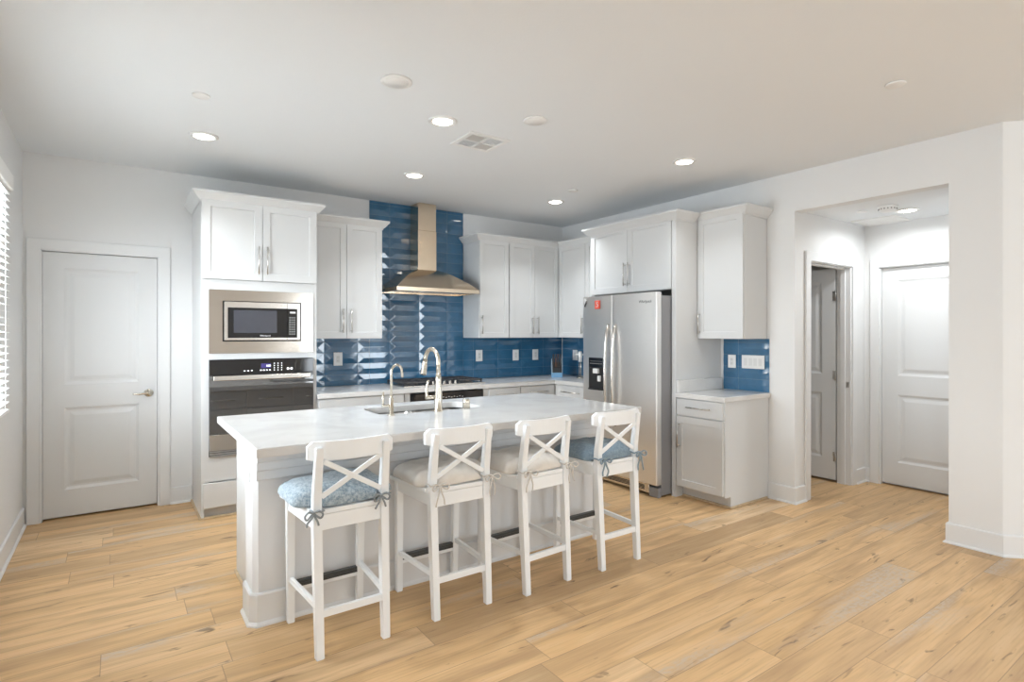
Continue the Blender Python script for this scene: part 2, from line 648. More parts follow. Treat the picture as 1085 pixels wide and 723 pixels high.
def struct(name, bm, m, label, cat, M=ID):
    o = obj(name, bm, m, None, M)
    return tag(o, label, cat, None, 'structure')


def text_mesh(name, s, size, m, parent, M, depth=0.0006):
    c = bpy.data.curves.new(name, 'FONT')
    c.body = s
    c.size = size
    c.align_x = 'CENTER'
    c.align_y = 'CENTER'
    c.extrude = depth
    o = bpy.data.objects.new(name + '_tmp', c)
    COL.objects.link(o)
    dg = bpy.context.evaluated_depsgraph_get()
    me = bpy.data.meshes.new_from_object(o.evaluated_get(dg))
    bpy.data.objects.remove(o)
    # font lies in xy facing +z: stand it up facing -y
    me.transform(Matrix.Rotation(R(90), 4, 'X'))
    me.transform(M)
    me.transform(Matrix.Translation(-wloc(parent)))
    me.materials.clear()
    me.materials.append(m)
    t = bpy.data.objects.new(name, me)
    COL.objects.link(t)
    t.parent = parent
    return t


# ------------------------------------------------------------------ key dimensions
XL, YB, XR, H = -0.572, 5.412, 4.572, 2.743
HY0, HY1, HX, HH = 1.40, 2.45, 5.84, 2.43      # the passage off the right wall
TW = 0.12


def wall_cells(bm, us, zs, holes, t0, t1, axis):
    """wall of boxes with rectangular holes; axis 'x' runs along x (t is y)"""
    us = sorted(set(us) | {h[0] for h in holes} | {h[1] for h in holes})
    zs = sorted(set(zs) | {h[2] for h in holes} | {h[3] for h in holes})
    # merge vertically continuous columns
    for a, b in zip(us, us[1:]):
        run = None
        for c, d in zip(zs, zs[1:]):
            hole = any(h[0] - 1e-6 <= a and b <= h[1] + 1e-6 and h[2] - 1e-6 <= c and d <= h[3] + 1e-6 for h in holes)
            if hole:
                if run:
                    emit(bm, a, b, run[0], run[1], t0, t1, axis)
                run = None
            else:
                run = (run[0], d) if run else (c, d)
        if run:
            emit(bm, a, b, run[0], run[1], t0, t1, axis)


def emit(bm, a, b, c, d, t0, t1, axis):
    if axis == 'x':
        box(bm, a, b, t0, t1, c, d)
    else:
        box(bm, t0, t1, a, b, c, d)


# ------------------------------------------------------------------ room shell
bm = B()
box(bm, XL - 0.3, 7.0, -5.0, YB + 0.3, -0.10, 0.0)
struct('floor', bm, M_floor, 'light oak plank floor with knots and greyish planks', 'floor')

bm = B()
box(bm, XL - 0.3, XR + TW, -5.0, YB + 0.3, H, H + 0.1)
box(bm, XR + TW, 7.0, -5.0, HY0 - TW, H, H + 0.1)
struct('ceiling', bm, M_ceil, 'smooth white kitchen ceiling with recessed lamps', 'ceiling')

D1 = (-0.474, 0.277, 0.0, 2.038)
bm = B()
wall_cells(bm, [XL - TW, XR + TW], [0, H], [D1], YB, YB + TW, 'x')
box(bm, D1[0], D1[1], YB + 0.085, YB + TW, 0, D1[3])
struct('wall_back', bm, M_wall, 'light grey back wall behind the cabinets and the closed door', 'wall')

W1 = (2.45, 4.33, 0.95, 2.27)
W2 = (-2.45, -0.25, 0.55, 2.30)
W5 = (-4.30, -2.70, 0.55, 2.30)
bm = B()
wall_cells(bm, [-4.6, YB], [0, H], [W1, W2, W5], XL - TW, XL, 'y')
struct('wall_left', bm, M_wall, 'light grey left wall with the window', 'wall')

bm = B()
wall_cells(bm, [1.118, YB], [0, H], [(HY0, HY1, 0, 2.418)], XR, XR + TW, 'y')
struct('wall_right', bm, M_wall, 'light grey wall with the opening to the passage', 'wall')

# wall turning away at 45 degrees beyond the opening, then the living end of the room
bm = B()
prism(bm, [(XR, 1.118), (XR + TW, 1.118), (6.75, -0.94), (6.60, -0.94), (6.60, -0.91)], 0, H)
struct('wall_diagonal', bm, M_wall, 'angled end of the light grey wall right of the opening', 'wall')
bm = B()
wall_cells(bm, [-4.6, -0.94], [0, H], [], 6.60, 6.72, 'y')
struct('wall_far_right', bm, M_wall, 'light grey living room side wall', 'wall')
W3 = (5.35, 6.45, 0.0, 2.44)
W4 = (3.70, 4.60, 0.35, 2.44)
bm = B()
wall_cells(bm, [XL - TW, 6.72], [0, H], [W3, W4], -4.6, -4.48, 'x')
struct('wall_rear', bm, M_wall, 'light grey wall with the patio door facing the kitchen', 'wall')

# passage walls
D2 = (4.802, 5.562, 0.0, 2.03)
bm = B()
wall_cells(bm, [XR + TW, HX + TW], [0, 2.743], [D2], HY1, HY1 + TW, 'x')
struct('wall_passage_left', bm, M_wall, 'grey passage wall with the open doorway', 'wall')
D3 = (1.545, 2.325, 0.0, 2.03)
bm = B()
wall_cells(bm, [HY0 - TW, HY1], [0, 2.743], [D3], HX, HX + TW, 'y')
box(bm, HX + 0.085, HX + TW, D3[0], D3[1], 0, D3[3])
struct('wall_passage_end', bm, M_wall, 'grey end wall of the passage around the white door', 'wall')
bm = B()
box(bm, XR + TW, HX + TW, HY0 - TW, HY0, 0, 2.743)
struct('wall_passage_right', bm, M_wall, 'grey side wall of the passage hidden behind the opening', 'wall')
bm = B()
box(bm, XR + TW, HX, HY0, HY1, HH, HH + 0.08)
struct('ceiling_passage', bm, M_ceil, 'lower white ceiling of the passage', 'ceiling')
# room beyond the open doorway
bm = B()
box(bm, XR + TW, 6.6, 4.30, 4.42, 0, 2.6)
box(bm, 6.48, 6.6, HY1 + TW, 4.30, 0, 2.6)
box(bm, HX + TW, 6.6, HY1, HY1 + TW, 0, 2.6)
struct('wall_closet', bm, M_wall, 'walls of the dim room beyond the open doorway', 'wall')
bm = B()
box(bm, XR + TW, 6.6, HY1 + TW, 4.42, 2.6, 2.7)
struct('ceiling_closet', bm, M_ceil, 'ceiling of the dim room beyond the open doorway', 'ceiling')

# baseboards
BP = [(0, 0), (0.026, 0), (0.026, 0.008), (0.018, 0.016), (0.014, 0.016), (0.014, 0.128), (0.010, 0.135), (0, 0.135)]


def base(name, paths, label):
    bm = B()
    for p in paths:
        sweep(bm, p, BP)
    struct(name, bm, M_trim, label, 'baseboard')


base('baseboard_left', [[(XL, 5.40), (XL, -4.48)][::-1]], 'white baseboard along the left wall')
base('baseboard_back', [[(0.352, YB), (0.51, YB)]], 'short white baseboard between the closed door and the oven tower')
base('baseboard_right', [[(XR, 2.672), (XR, HY1), (4.725, HY1)]], 'white baseboard wrapping the wall end beside the small base cabinet')
base('baseboard_diagonal', [[(XR + TW, HY0), (XR, HY0), (XR, 1.118), (6.60, -0.91)]], 'tall white baseboard turning the corner right of the opening')
base('baseboard_passage', [[(5.638, HY1), (HX, HY1), (HX, 2.402)]], 'white baseboard in the passage corner between two doorways')

# door casings
def casing(name, w0, w1, htop, M, label, cw=0.075, t=0.018, jamb=0.12, jd=0.02):
    bm = B()
    o = [(w0 - cw, 0), (w0 - cw, htop + cw), (w1 + cw, htop + cw), (w1 + cw, 0), (w1, 0), (w1, htop), (w0, htop), (w0, 0)]
    prism(bm, o, -t, 0.0, 0.003, axis='y')
    # jamb lining inside the hole with its stop
    for a, b in ((w0, w0 + 0.012), (w1 - 0.012, w1)):
        box(bm, a, b, 0.0, jamb, 0, htop)
    box(bm, w0, w1, 0.0, jamb, htop - 0.012, htop)
    if jamb > 0.1:
        box(bm, w0, w0 + 0.024, 0.045, 0.085, 0, htop)
        box(bm, w1 - 0.024, w1, 0.045, 0.085, 0, htop)
        box(bm, w0, w1, 0.045, 0.085, htop - 0.024, htop)
    o = struct(name, bm, M_trim, label, 'door casing', M)
    return o


casing('trim_1', D1[0], D1[1], D1[3], FR(0, YB), 'white casing around the closed door on the back wall', jamb=0.085)
casing('trim_2', D2[0], D2[1], D2[3], FR(0, HY1), 'white casing around the open doorway in the passage', jamb=0.12)
casing('trim_3', 0, D3[1] - D3[0], D3[3], FR(HX, D3[1], 0, -90), 'white casing around the closed door at the passage end', jamb=0.085)

DOORLOOPS = [(0.006, 0.003), (0.020, 0.009), (0.034, 0.009), (0.062, 0.003)]


def door(name, w, h, M, label, handle=None, both=True):
    bm = B()
    paneled(bm, w, h, 0.035, [(0.125, w - 0.125, 0.200, 0.825), (0.125, w - 0.125, 1.000, h - 0.115)], DOORLOOPS, both=both)
    d = struct(name, bm, M_door, label, 'door', M)
    return d


d1 = door('door_1', D1[1] - D1[0] - 0.028, 2.003, FR(D1[0] + 0.014, YB + 0.028, 0.018), 'closed white two-panel door with lever left of the oven tower')
bm = B()
hx, hz, hy = 0.205, 0.925, YB + 0.028
lathe(bm, (hx, hy, hz), [(0.033, 0), (0.033, -0.006), (0.027, -0.012), (0.012, -0.014), (0.0115, -0.045), (0, -0.047)], 24, 'y')
tube(bm, smooth_path([(hx, hy - 0.043, hz), (hx - 0.03, hy - 0.047, hz + 0.001), (hx - 0.07, hy - 0.046, hz - 0.004), (hx - 0.108, hy - 0.040, hz - 0.001)], 5), [0.0095] * 6 + [0.008] * 6 + [0.006] * 4, 10)
obj('lever_handle', bm, M_nickel, d1)

DW2 = D2[1] - D2[0] - 0.028
d2 = door('door_2', 0.74, 2.0, FR(D2[1] - 0.012, HY1 + TW + 0.012 + 0.74, 0.022, -90), 'half-hidden white door standing open inside the passage doorway')
for hzz in (0.24, 1.01, 1.765):
    bm = B()
    box(bm, D2[1] - 0.0145, D2[1] - 0.0115, HY1 + TW + 0.0125, HY1 + TW + 0.036, hzz - 0.045, hzz + 0.045)
    cyl(bm, (D2[1] - 0.017, HY1 + TW + 0.012, hzz - 0.045), 0.006, 0.09, 'z', 10)
    obj('hinge', bm, M_pull, d2)
bm = B()
box(bm, D2[1] - 0.0145, D2[1] - 0.0115, HY1 + 0.012, HY1 + 0.038, 0.905, 0.960, 0.001)
sp_ = obj('strike_plate', bm, M_pull, bpy.data.objects['trim_2'])

d3 = door('door_3', D3[1] - D3[0] - 0.028, 1.995, FR(HX + 0.028, D3[1] - 0.014, 0.020, -90), 'closed white two-panel door at the end of the passage')

# windows
def window(name, hole, M, label, mull=1, depth=0.12):
    """local x along the wall; the frame sits in the hole"""
    x0, x1, z0, z1 = hole
    bm = B()
    f = 0.05
    for a, b, c, d in ((x0, x1, z0, z0 + f), (x0, x1, z1 - f, z1), (x0, x0 + f, z0 + f, z1 - f), (x1 - f, x1, z0 + f, z1 - f)):
        box(bm, a, b, 0.05, 0.10, c, d, 0.003)
    for k in range(mull):
        c = x0 + (x1 - x0) * (k + 1) / (mull + 1)
        box(bm, c - 0.03, c + 0.03, 0.05, 0.10, z0 + f, z1 - f, 0.003)
    o = struct(name, bm, M_trim, label, 'window', M)
    bm = B()
    box(bm, x0 + f, x1 - f, 0.072, 0.076, z0 + f, z1 - f)
    obj('glass_pane', bm, M_glass, o, M)
    return o


window('window_1', (-W1[1], -W1[0], W1[2], W1[3]), FR(XL, 0, 0, 90) @ Matrix.Scale(-1, 4, (1, 0, 0)), 'bright window behind the white blind on the left wall')
window('window_2', (-W2[1], -W2[0], W2[2], W2[3]), FR(XL, 0, 0, 90) @ Matrix.Scale(-1, 4, (1, 0, 0)), 'side window of the living area')
window('window_5', (-W5[1], -W5[0], W5[2], W5[3]), FR(XL, 0, 0, 90) @ Matrix.Scale(-1, 4, (1, 0, 0)), 'second side window of the living area')
window('window_3', (-W3[1], -W3[0], W3[2], W3[3]), FR(0, -4.48, 0, 180), 'glass patio door opposite the kitchen', 0)
window('window_4', (-W4[1], -W4[0], W4[2], W4[3]), FR(0, -4.48, 0, 180), 'tall window opposite the kitchen', 0)

# ------------------------------------------------------------------ oven tower
CROWN = [(0.0, 0.0), (0.010, 0.0), (0.014, 0.012), (0.026, 0.022), (0.050, 0.052), (0.060, 0.062), (0.060, 0.080), (0.0, 0.080)]


def crown(parent, path, z, **kw):
    bm = B()
    sweep(bm, path, [(o, z + h) for o, h in CROWN], **kw)
    return obj('crown_moulding', bm, M_cab, parent)


def add_door(root, M, x0, x1, z0, z1, hx=None, hz=None, name='door', ln=0.22):
    bm = B()
    shaker(bm, x1 - x0, z1 - z0, x0, z0)
    d = obj(name, bm, M_cab, root, M)
    if hx is not None:
        bm = B()
        pull(bm, hx, hz, ln)
        obj('handle', bm, M_pull, d, M)
    return d


def add_drawer(root, M, x0, x1, z0, z1, hx=None, ln=0.25, hz=None):
    bm = B()
    slab_front(bm, x1 - x0, z1 - z0, x0, z0)
    d = obj('drawer', bm, M_cab, root, M)
    if hx is not None:
        bm = B()
        pull(bm, hx, (z0 + z1) / 2 if hz is None else hz, ln, False)
        obj('handle', bm, M_pull, d, M)
    return d


TX0, TX1, TY = 0.512, 1.364, 4.80
M = FR(TX0, TY)
TWD = TX1 - TX0
root = thing('oven_tower_cabinet', 'tall white cabinet tower holding the microwave and the wall oven', 'cabinet', (0.938, 5.1, 0))
bm = B()
# carcass with a recess for each appliance
dpt = YB - TY - 0.004
for a, b, c, d, e, f in ((0, 0.02, 0, dpt, 0.0, 2.43), (TWD - 0.02, TWD, 0, dpt, 0.0, 2.43), (0.02, TWD - 0.02, 0.55, dpt, 0.02, 2.43),
                         (0.02, TWD - 0.02, 0.02, 0.55, 1.80, 2.43), (0.02, TWD - 0.02, 0.03, 0.55, 0.083, 0.44)):
    box(bm, a, b, c, d, e, f)
# face frame around the appliances
for a, b, e, f in ((0.02, 0.052, 0.083, 1.82), (TWD - 0.036, TWD - 0.02, 0.083, 1.82), (0.052, TWD - 0.036, 1.742, 1.82), (0.052, TWD - 0.036, 1.208, 1.254), (0.052, TWD - 0.036, 0.28, 0.468)):
    box(bm, a, b, 0.0, 0.55, e, f)
obj('body', bm, M_cab, root, M)
add_door(root, M @ Matrix.Translation((0, -0.02, 0)), 0.004, 0.425, 1.824, 2.428, 0.396, 1.983)
add_door(root, M @ Matrix.Translation((0, -0.02, 0)), 0.429, TWD - 0.004, 1.824, 2.428, 0.460, 1.983)
add_drawer(root, M @ Matrix.Translation((0, -0.02, 0)), 0.010, TWD - 0.010, 0.085, 0.272)
bm = B()
box(bm, 0.022, TWD, 0.035, 0.55, 0.0, 0.083)
obj('toe_kick', bm, M_kick, root, M)
bm = B()
prism(bm, [(-0.014, -0.002), (TWD, -0.002), (TWD, 0.018), (0.004, 0.018), (0.004, dpt), (-0.014, dpt)], 0, 0.016, 0.003)
obj('shoe_moulding', bm, M_shoe, root, M)
crown(root, [(TX0, YB - 0.003), (TX0, TY), (TX1, TY), (TX1, 5.012)], 2.406)

# microwave in its trim
mw = thing('microwave', 'built-in microwave in a wide steel trim above the wall oven', 'microwave', (0.946, 4.9, 1.254))
Mm = FR(0, TY - 0.012)
bm = B()
a0, a1, b0, b1 = 0.563, 1.331, 1.254, 1.743
i0, i1, c0, c1 = 0.655, 1.237, 1.344, 1.660
for q in ((a0, a1, b0, c0), (a0, a1, c1, b1), (a0, i0, c0, c1), (i1, a1, c0, c1)):
    box(bm, q[0], q[1], 0, 0.0115, q[2], q[3])
obj('trim_frame', bm, M_mwframe, mw, Mm)
bm = B()
box(bm, i0 + 0.001, i1 - 0.001, 0.018, 0.40, c0 + 0.002, c1 - 0.002)
obj('oven_body', bm, M_black, mw, Mm)
bm = B()
box(bm, i0 + 0.010, 1.124, -0.022, 0.017, c0 + 0.010, c1 - 0.006, 0.003)
dr = obj('door', bm, M_steelh, mw, Mm)
bm = B()
box(bm, 0.688, 1.1235, -0.0245, -0.0215, 1.373, 1.608, 0.001)
obj('black_door_glass', bm, M_blackgl, dr, Mm)
bm = B()
box(bm, 0.728, 1.043, -0.0260, -0.0240, 1.412, 1.590, 0.002)
obj('viewing_window', bm, M_mwglass, dr, Mm)
text_mesh('lettering', 'Whirlpool', 0.019, M_logolight, dr, Mm @ Matrix.Translation((0.955, -0.0252, 1.390)))
bm = B()
box(bm, 1.126, i1 - 0.012, -0.022, 0.017, c0 + 0.010, c1 - 0.006, 0.003)
cp = obj('control_column', bm, M_steelh, mw, Mm)
bm = B()
box(bm, 1.1275, 1.200, -0.0245, -0.0215, 1.373, 1.608, 0.001)
cb = obj('keypad', bm, M_blackgl, cp, Mm)
for r_ in range(8):
    for c_ in range(3):
        x = 1.138 + c_ * 0.018
        z = 1.400 + r_ * 0.019
        bm = B()
        box(bm, x, x + 0.009, -0.0252, -0.0244, z, z + 0.006)
        obj('key', bm, M_print, cp, Mm)
bm = B()
box(bm, 1.142, 1.186, -0.0252, -0.0244, 1.570, 1.585)
obj('clock_display', bm, M_print, cp, Mm)

# wall oven
ov = thing('wall_oven', 'black glass wall oven with a steel bar handle below the microwave', 'oven', (0.946, 4.9, 0.468))
bm = B()
box(bm, 0.563, 1.331, 0.0, 0.0115, 0.470, 1.207, 0.002)
box(bm, 0.585, 1.31, 0.013, 0.50, 0.475, 1.20)
obj('oven_body', bm, M_black, ov, Mm)
bm = B()
box(bm, 0.564, 1.330, -0.022, 0.0, 1.092, 1.206, 0.002)
cpn = obj('control_panel', bm, M_blackgl, ov, Mm)
bm = B()
box(bm, 0.925, 0.998, -0.0235, -0.0215, 1.134, 1.170)
obj('display', bm, M_disp, cpn, Mm)
for x, z, ww, hh in ((0.965, 1.145, 0.008, 0.014), (0.978, 1.145, 0.010, 0.014), (0.990, 1.145, 0.006, 0.014)):
    bm = B()
    box(bm, x, x + ww, -0.0242, -0.0230, z, z + hh)
    obj('clock_digit', bm, M_mark, cpn, Mm)
spots = [(0.800 + k * 0.026, 1.113, 0.012, 0.007) for k in range(3)] + [(0.918 + k * 0.022, 1.113, 0.012, 0.009) for k in range(4)]
spots += [(1.020 + k * 0.028, 1.112 + j * 0.018, 0.007, 0.007) for k in range(3) for j in range(4)]
for x, z, ww, hh in spots:
    bm = B()
    box(bm, x, x + ww, -0.0232, -0.0218, z, z + hh)
    obj('button', bm, M_mark, cpn, Mm)
for x in (1.128, 1.155):
    bm = B()
    cyl(bm, (x, -0.0232, 1.124), 0.010, 0.0014, 'y', 16)
    obj('button', bm, M_mark, cpn, Mm)
bm = B()
box(bm, 0.564, 1.330, -0.022, 0.0, 0.640, 1.088, 0.002)
dg = obj('door', bm, M_ovengl, ov, Mm)
bm = B()
box(bm, 0.584, 1.294, -0.072, -0.058, 1.050, 1.086, 0.004, 2)
for x in (0.62, 1.25):
    box(bm, x - 0.012, x + 0.012, -0.060, -0.021, 1.058, 1.078, 0.002)
obj('handle', bm, M_steelh, dg, Mm)
bm = B()
box(bm, 0.564, 1.330, -0.022, 0.0, 0.515, 0.637, 0.002)
obj('lower_trim', bm, M_steelh, ov, Mm)
bm = B()
for z in (0.470, 0.486, 0.502):
    box(bm, 0.566, 1.328, -0.018, 0.0, z, z + 0.009, 0.001)
obj('vent_grille', bm, M_slotgrey, ov, Mm)

# ------------------------------------------------------------------ upper cabinets on the back wall
UZ0, UZ1 = 1.362, 2.424


def upper(name, label, M, w_, depth, z0, z1, loc):
    r = thing(name, label, 'cabinet', loc, 'white wall cabinets')
    bm = B()
    box(bm, 0, w_, 0.0, depth, z0, z1, 0.001)
    obj('body', bm, M_cab, r, M)
    return r


UD = YB - 5.08 - 0.004
M = FR(1.366, 5.08)
r_ = upper('wall_cabinet', 'two-door white wall cabinet between oven tower and range hood', M, 0.686, UD, UZ0, UZ1, (1.71, 5.24, UZ0))
Md = M @ Matrix.Translation((0, -0.02, 0))
add_door(r_, Md, 0.004, 0.342, UZ0 + 0.003, UZ1 - 0.004, 0.305, 1.523)
add_door(r_, Md, 0.346, 0.683, UZ0 + 0.003, UZ1 - 0.004, 0.382, 1.523)
crown(r_, [(1.367, 5.08), (2.052, 5.08), (2.052, YB - 0.014)], 2.392)

M = FR(3.137, 5.08)
rA = upper('wall_cabinet', 'single-door white wall cabinet right of the range hood', M, 0.376, UD, UZ0, UZ1, (3.32, 5.24, UZ0))
Md = M @ Matrix.Translation((0, -0.02, 0))
add_door(rA, Md, 0.003, 0.373, UZ0 + 0.003, UZ1 - 0.004, 0.022, 1.503, ln=0.20)
crown(rA, [(3.137, YB - 0.014), (3.137, 5.08), (3.516, 5.08)], 2.392)

M = FR(3.519, 5.08)
rB = upper('wall_cabinet', 'two-door white wall cabinet ending in the kitchen corner', M, 1.049, UD, UZ0, UZ1, (3.9, 5.24, UZ0))
Md = M @ Matrix.Translation((0, -0.02, 0))
add_door(rB, Md, 0.006, 0.350, UZ0 + 0.003, UZ1 - 0.004, 0.312, 1.503, ln=0.20)
add_door(rB, Md, 0.354, 0.697, UZ0 + 0.003, UZ1 - 0.004, 0.388, 1.503, ln=0.20)
crown(rB, [(3.517, 5.08), (4.24, 5.08), (4.24, 4.5)], 2.392, skip_last=True)

CD = XR - 4.24 - 0.004
M = FR(4.24, 5.079, 0, -90)
rC = upper('wall_cabinet', 'white wall cabinet on the right wall between the corner and the refrigerator', M, 0.866, CD, UZ0, UZ1, (4.4, 4.65, UZ0))
Md = M @ Matrix.Translation((0, -0.02, 0))
add_door(rC, Md, 0.026, 0.470, UZ0 + 0.003, UZ1 - 0.004, 0.440, 1.503, ln=0.20)
add_door(rC, Md, 0.478, 0.860, UZ0 + 0.003, UZ1 - 0.004)
crown(rC, [(3.9, 5.08), (4.24, 5.08), (4.24, 4.275)], 2.392, skip_first=True)

# cabinet over the refrigerator with its full-height side panels
FY0, FY1 = 3.142, 4.212
M = FR(3.95, FY1, 0, -90)
fw = FY1 - FY0
fd = XR - 3.95 - 0.004
rF = thing('refrigerator_surround', 'tall white cabinet surround enclosing the refrigerator, two doors on top', 'cabinet', (4.25, 3.68, 0), None)
bm = B()
box(bm, 0.042, fw - 0.046, 0.0, fd, 1.795, 2.424, 0.001)
obj('body', bm, M_cab, rF, M)
for a, b in ((0.0, 0.040), (fw - 0.044, fw)):
    bm = B()
    box(bm, a, b, -0.02 if a > 0.5 else 0.0, fd, 0.0, 2.424, 0.001)
    obj('side_panel', bm, M_cab, rF, M)
Md = M @ Matrix.Translation((0, -0.02, 0))
add_door(rF, Md, 0.006, 0.506, 1.800, 2.420, 0.482, 1.965)
add_door(rF, Md, 0.510, 1.018, 1.800, 2.420, 0.538, 1.965)
crown(rF, [(4.175, FY1), (3.95, FY1), (3.93, FY1), (3.93, FY0), (4.176, FY0)], 2.386)

M = FR(4.24, 3.139, 0, -90)
rG = upper('wall_cabinet', 'single-door white wall cabinet right of the refrigerator surround', M, 0.446, CD, UZ0, UZ1, (4.4, 2.9, UZ0))
Md = M @ Matrix.Translation((0, -0.02, 0))
add_door(rG, Md, 0.004, 0.442, UZ0 + 0.003, UZ1 - 0.004, 0.028, 1.500, ln=0.20)
crown(rG, [(4.24, 3.139), (4.24, 2.693), (XR - 0.004, 2.693)], 2.392)

# ------------------------------------------------------------------ base cabinets
CT, CTH = 0.900, 0.040
CB = CT - CTH


def base_cab(label, M, w_, depth, loc, x0=0.0):
    r = thing('base_cabinet', label, 'cabinet', loc, 'white base cabinets')
    bm = B()
    box(bm, x0, w_, 0.0, depth, 0.09, CB - 0.001, 0.001)
    obj('body', bm, M_cab, r, M)
    bm = B()
    box(bm, x0, w_, 0.06, depth, 0.0, 0.09)
    obj('toe_kick', bm, M_kick, r, M)
    return r


BD = YB - 4.80 - 0.004
M = FR(1.366, 4.80)
Md = M @ Matrix.Translation((0, -0.02, 0))
r_ = base_cab('white base cabinet with wide drawer right of the oven tower', M, 0.790, BD, (1.76, 5.1, 0))
add_drawer(r_, Md, 0.010, 0.780, 0.690, 0.850, 0.46, 0.3, 0.775)
add_door(r_, Md, 0.010, 0.393, 0.10, 0.682, 0.36, 0.55)
add_door(r_, Md, 0.397, 0.780, 0.10, 0.682, 0.43, 0.55)

uo = thing('undercounter_oven', 'black-fronted appliance under the cooktop, behind the island', 'oven', (2.6, 5.1, 0))
Mu = FR(2.158, 4.80)
bm = B()
box(bm, 0.0, 0.055, -0.005, BD, 0.09, CB - 0.001)
box(bm, 0.852, 0.895, -0.005, BD, 0.09, CB - 0.001)
box(bm, 0.055, 0.852, 0.012, BD, 0.09, 0.84)
obj('housing', bm, M_cab, uo, Mu)
bm = B()
box(bm, 0.0, 0.895, 0.06, BD, 0.0, 0.09)
obj('toe_kick', bm, M_kick, uo, Mu)
bm = B()
box(bm, 0.060, 0.848, -0.020, 0.012, 0.735, 0.842, 0.002)
cq = obj('control_panel', bm, M_blackgl, uo, Mu)
for k in range(9):
    bm = B()
    box(bm, 0.36 + k * 0.03, 0.372 + k * 0.03, -0.0212, -0.0198, 0.790 + 0.006 * (k % 2), 0.797 + 0.006 * (k % 2))
    obj('button', bm, M_print, cq, Mu)
bm = B()
box(bm, 0.060, 0.848, -0.020, 0.012, 0.10, 0.728, 0.002)
dq = obj('door', bm, M_ovengl, uo, Mu)
bm = B()
tube(bm, [(0.10, -0.06, 0.68), (0.81, -0.06, 0.68)], 0.010, 12)
for x in (0.13, 0.78):
    cyl(bm, (x, -0.06, 0.68), 0.008, 0.042, 'y', 10)
obj('handle', bm, M_steelh, dq, Mu)

M = FR(3.055, 4.80)
Md = M @ Matrix.Translation((0, -0.02, 0))
r_ = base_cab('narrow white base cabinet right of the black undercounter appliance', M, 0.411, BD, (3.26, 5.1, 0))
add_drawer(r_, Md, 0.020, 0.406, 0.690, 0.848, 0.215, 0.25, 0.785)
add_door(r_, Md, 0.020, 0.406, 0.10, 0.682, 0.05, 0.55)
M = FR(3.468, 4.80)
Md = M @ Matrix.Translation((0, -0.02, 0))
r_ = base_cab('white base cabinet reaching into the kitchen corner', M, 1.098, BD, (3.75, 5.1, 0))
add_drawer(r_, Md, 0.008, 0.458, 0.690, 0.848, 0.235, 0.25, 0.785)
add_door(r_, Md, 0.008, 0.458, 0.10, 0.682, 0.05, 0.55)
M = FR(3.95, 4.798, 0, -90)
Md = M @ Matrix.Translation((0, -0.02, 0))
r_ = base_cab('white base cabinet between the kitchen corner and the refrigerator', M, 0.582, XR - 3.95 - 0.004, (4.2, 4.5, 0))
add_drawer(r_, Md, 0.040, 0.575, 0.690, 0.848, 0.30, 0.28, 0.785)
add_door(r_, Md, 0.040, 0.575, 0.10, 0.682, 0.08, 0.55)

# the small base cabinet at the end of the run
RW = 3.139 - 2.676
M = FR(3.95, 3.139, 0, -90)
Md = M @ Matrix.Translation((0, -0.02, 0))
rd = XR - 3.95 - 0.004
r_ = thing('base_cabinet', 'small white base cabinet at the end of the run, right of the refrigerator', 'cabinet', (4.25, 2.9, 0), 'white base cabinets')
bm = B()
box(bm, 0.0, RW - 0.019, 0.0, rd, 0.095, CB - 0.001, 0.001)
obj('body', bm, M_cab, r_, M)
bm = B()
prism(bm, [(0.0, 0.095), (0.0, CB - 0.001), (rd, CB - 0.001), (rd, 0.0), (0.075, 0.0), (0.075, 0.095)], RW - 0.019, RW, axis='x')
obj('end_panel', bm, M_cab, r_, M)
bm = B()
box(bm, 0.0, RW - 0.02, 0.075, rd, 0.0, 0.094)
obj('toe_kick', bm, M_kick, r_, M)
bm = B()
prism(bm, [(0.0, 0.060), (RW + 0.014, 0.060), (RW + 0.014, rd - 0.03), (RW, rd - 0.03), (RW, 0.075), (0.0, 0.075)], 0.0, 0.016, 0.003)
obj('shoe_moulding', bm, M_shoe, r_, M)
add_drawer(r_, Md, 0.004, RW - 0.012, 0.712, 0.852, 0.235, 0.235, 0.787)
add_door(r_, Md, 0.004, RW - 0.012, 0.108, 0.703, 0.034, 0.545, ln=0.22)

# ------------------------------------------------------------------ counters
bm = B()
prism(bm, [(1.366, YB - 0.004), (1.366, 4.76), (3.92, 4.76), (3.92, 4.216), (XR - 0.004, 4.216), (XR - 0.004, YB - 0.004)], CB, CT, 0.003, 2)
tag(obj('countertop', bm, M_quartz), 'L-shaped white quartz worktop along the blue tiled wall', 'countertop')
ct = thing('countertop', 'short white quartz worktop with upstand right of the refrigerator', 'countertop', (4.25, 2.9, CB))
bm = B()
box(bm, 3.915, XR - 0.004, 2.656, 3.139, CB, CT, 0.003, 2)
obj('slab', bm, M_quartz, ct)
bm = B()
box(bm, 3.930, 4.548, 3.112, 3.139, CT + 0.0005, CT + 0.105, 0.002)
obj('upstand', bm, M_quartz, ct)

# ------------------------------------------------------------------ blue tile with hipped relief
TLW, TLH = 0.3315, 0.1065


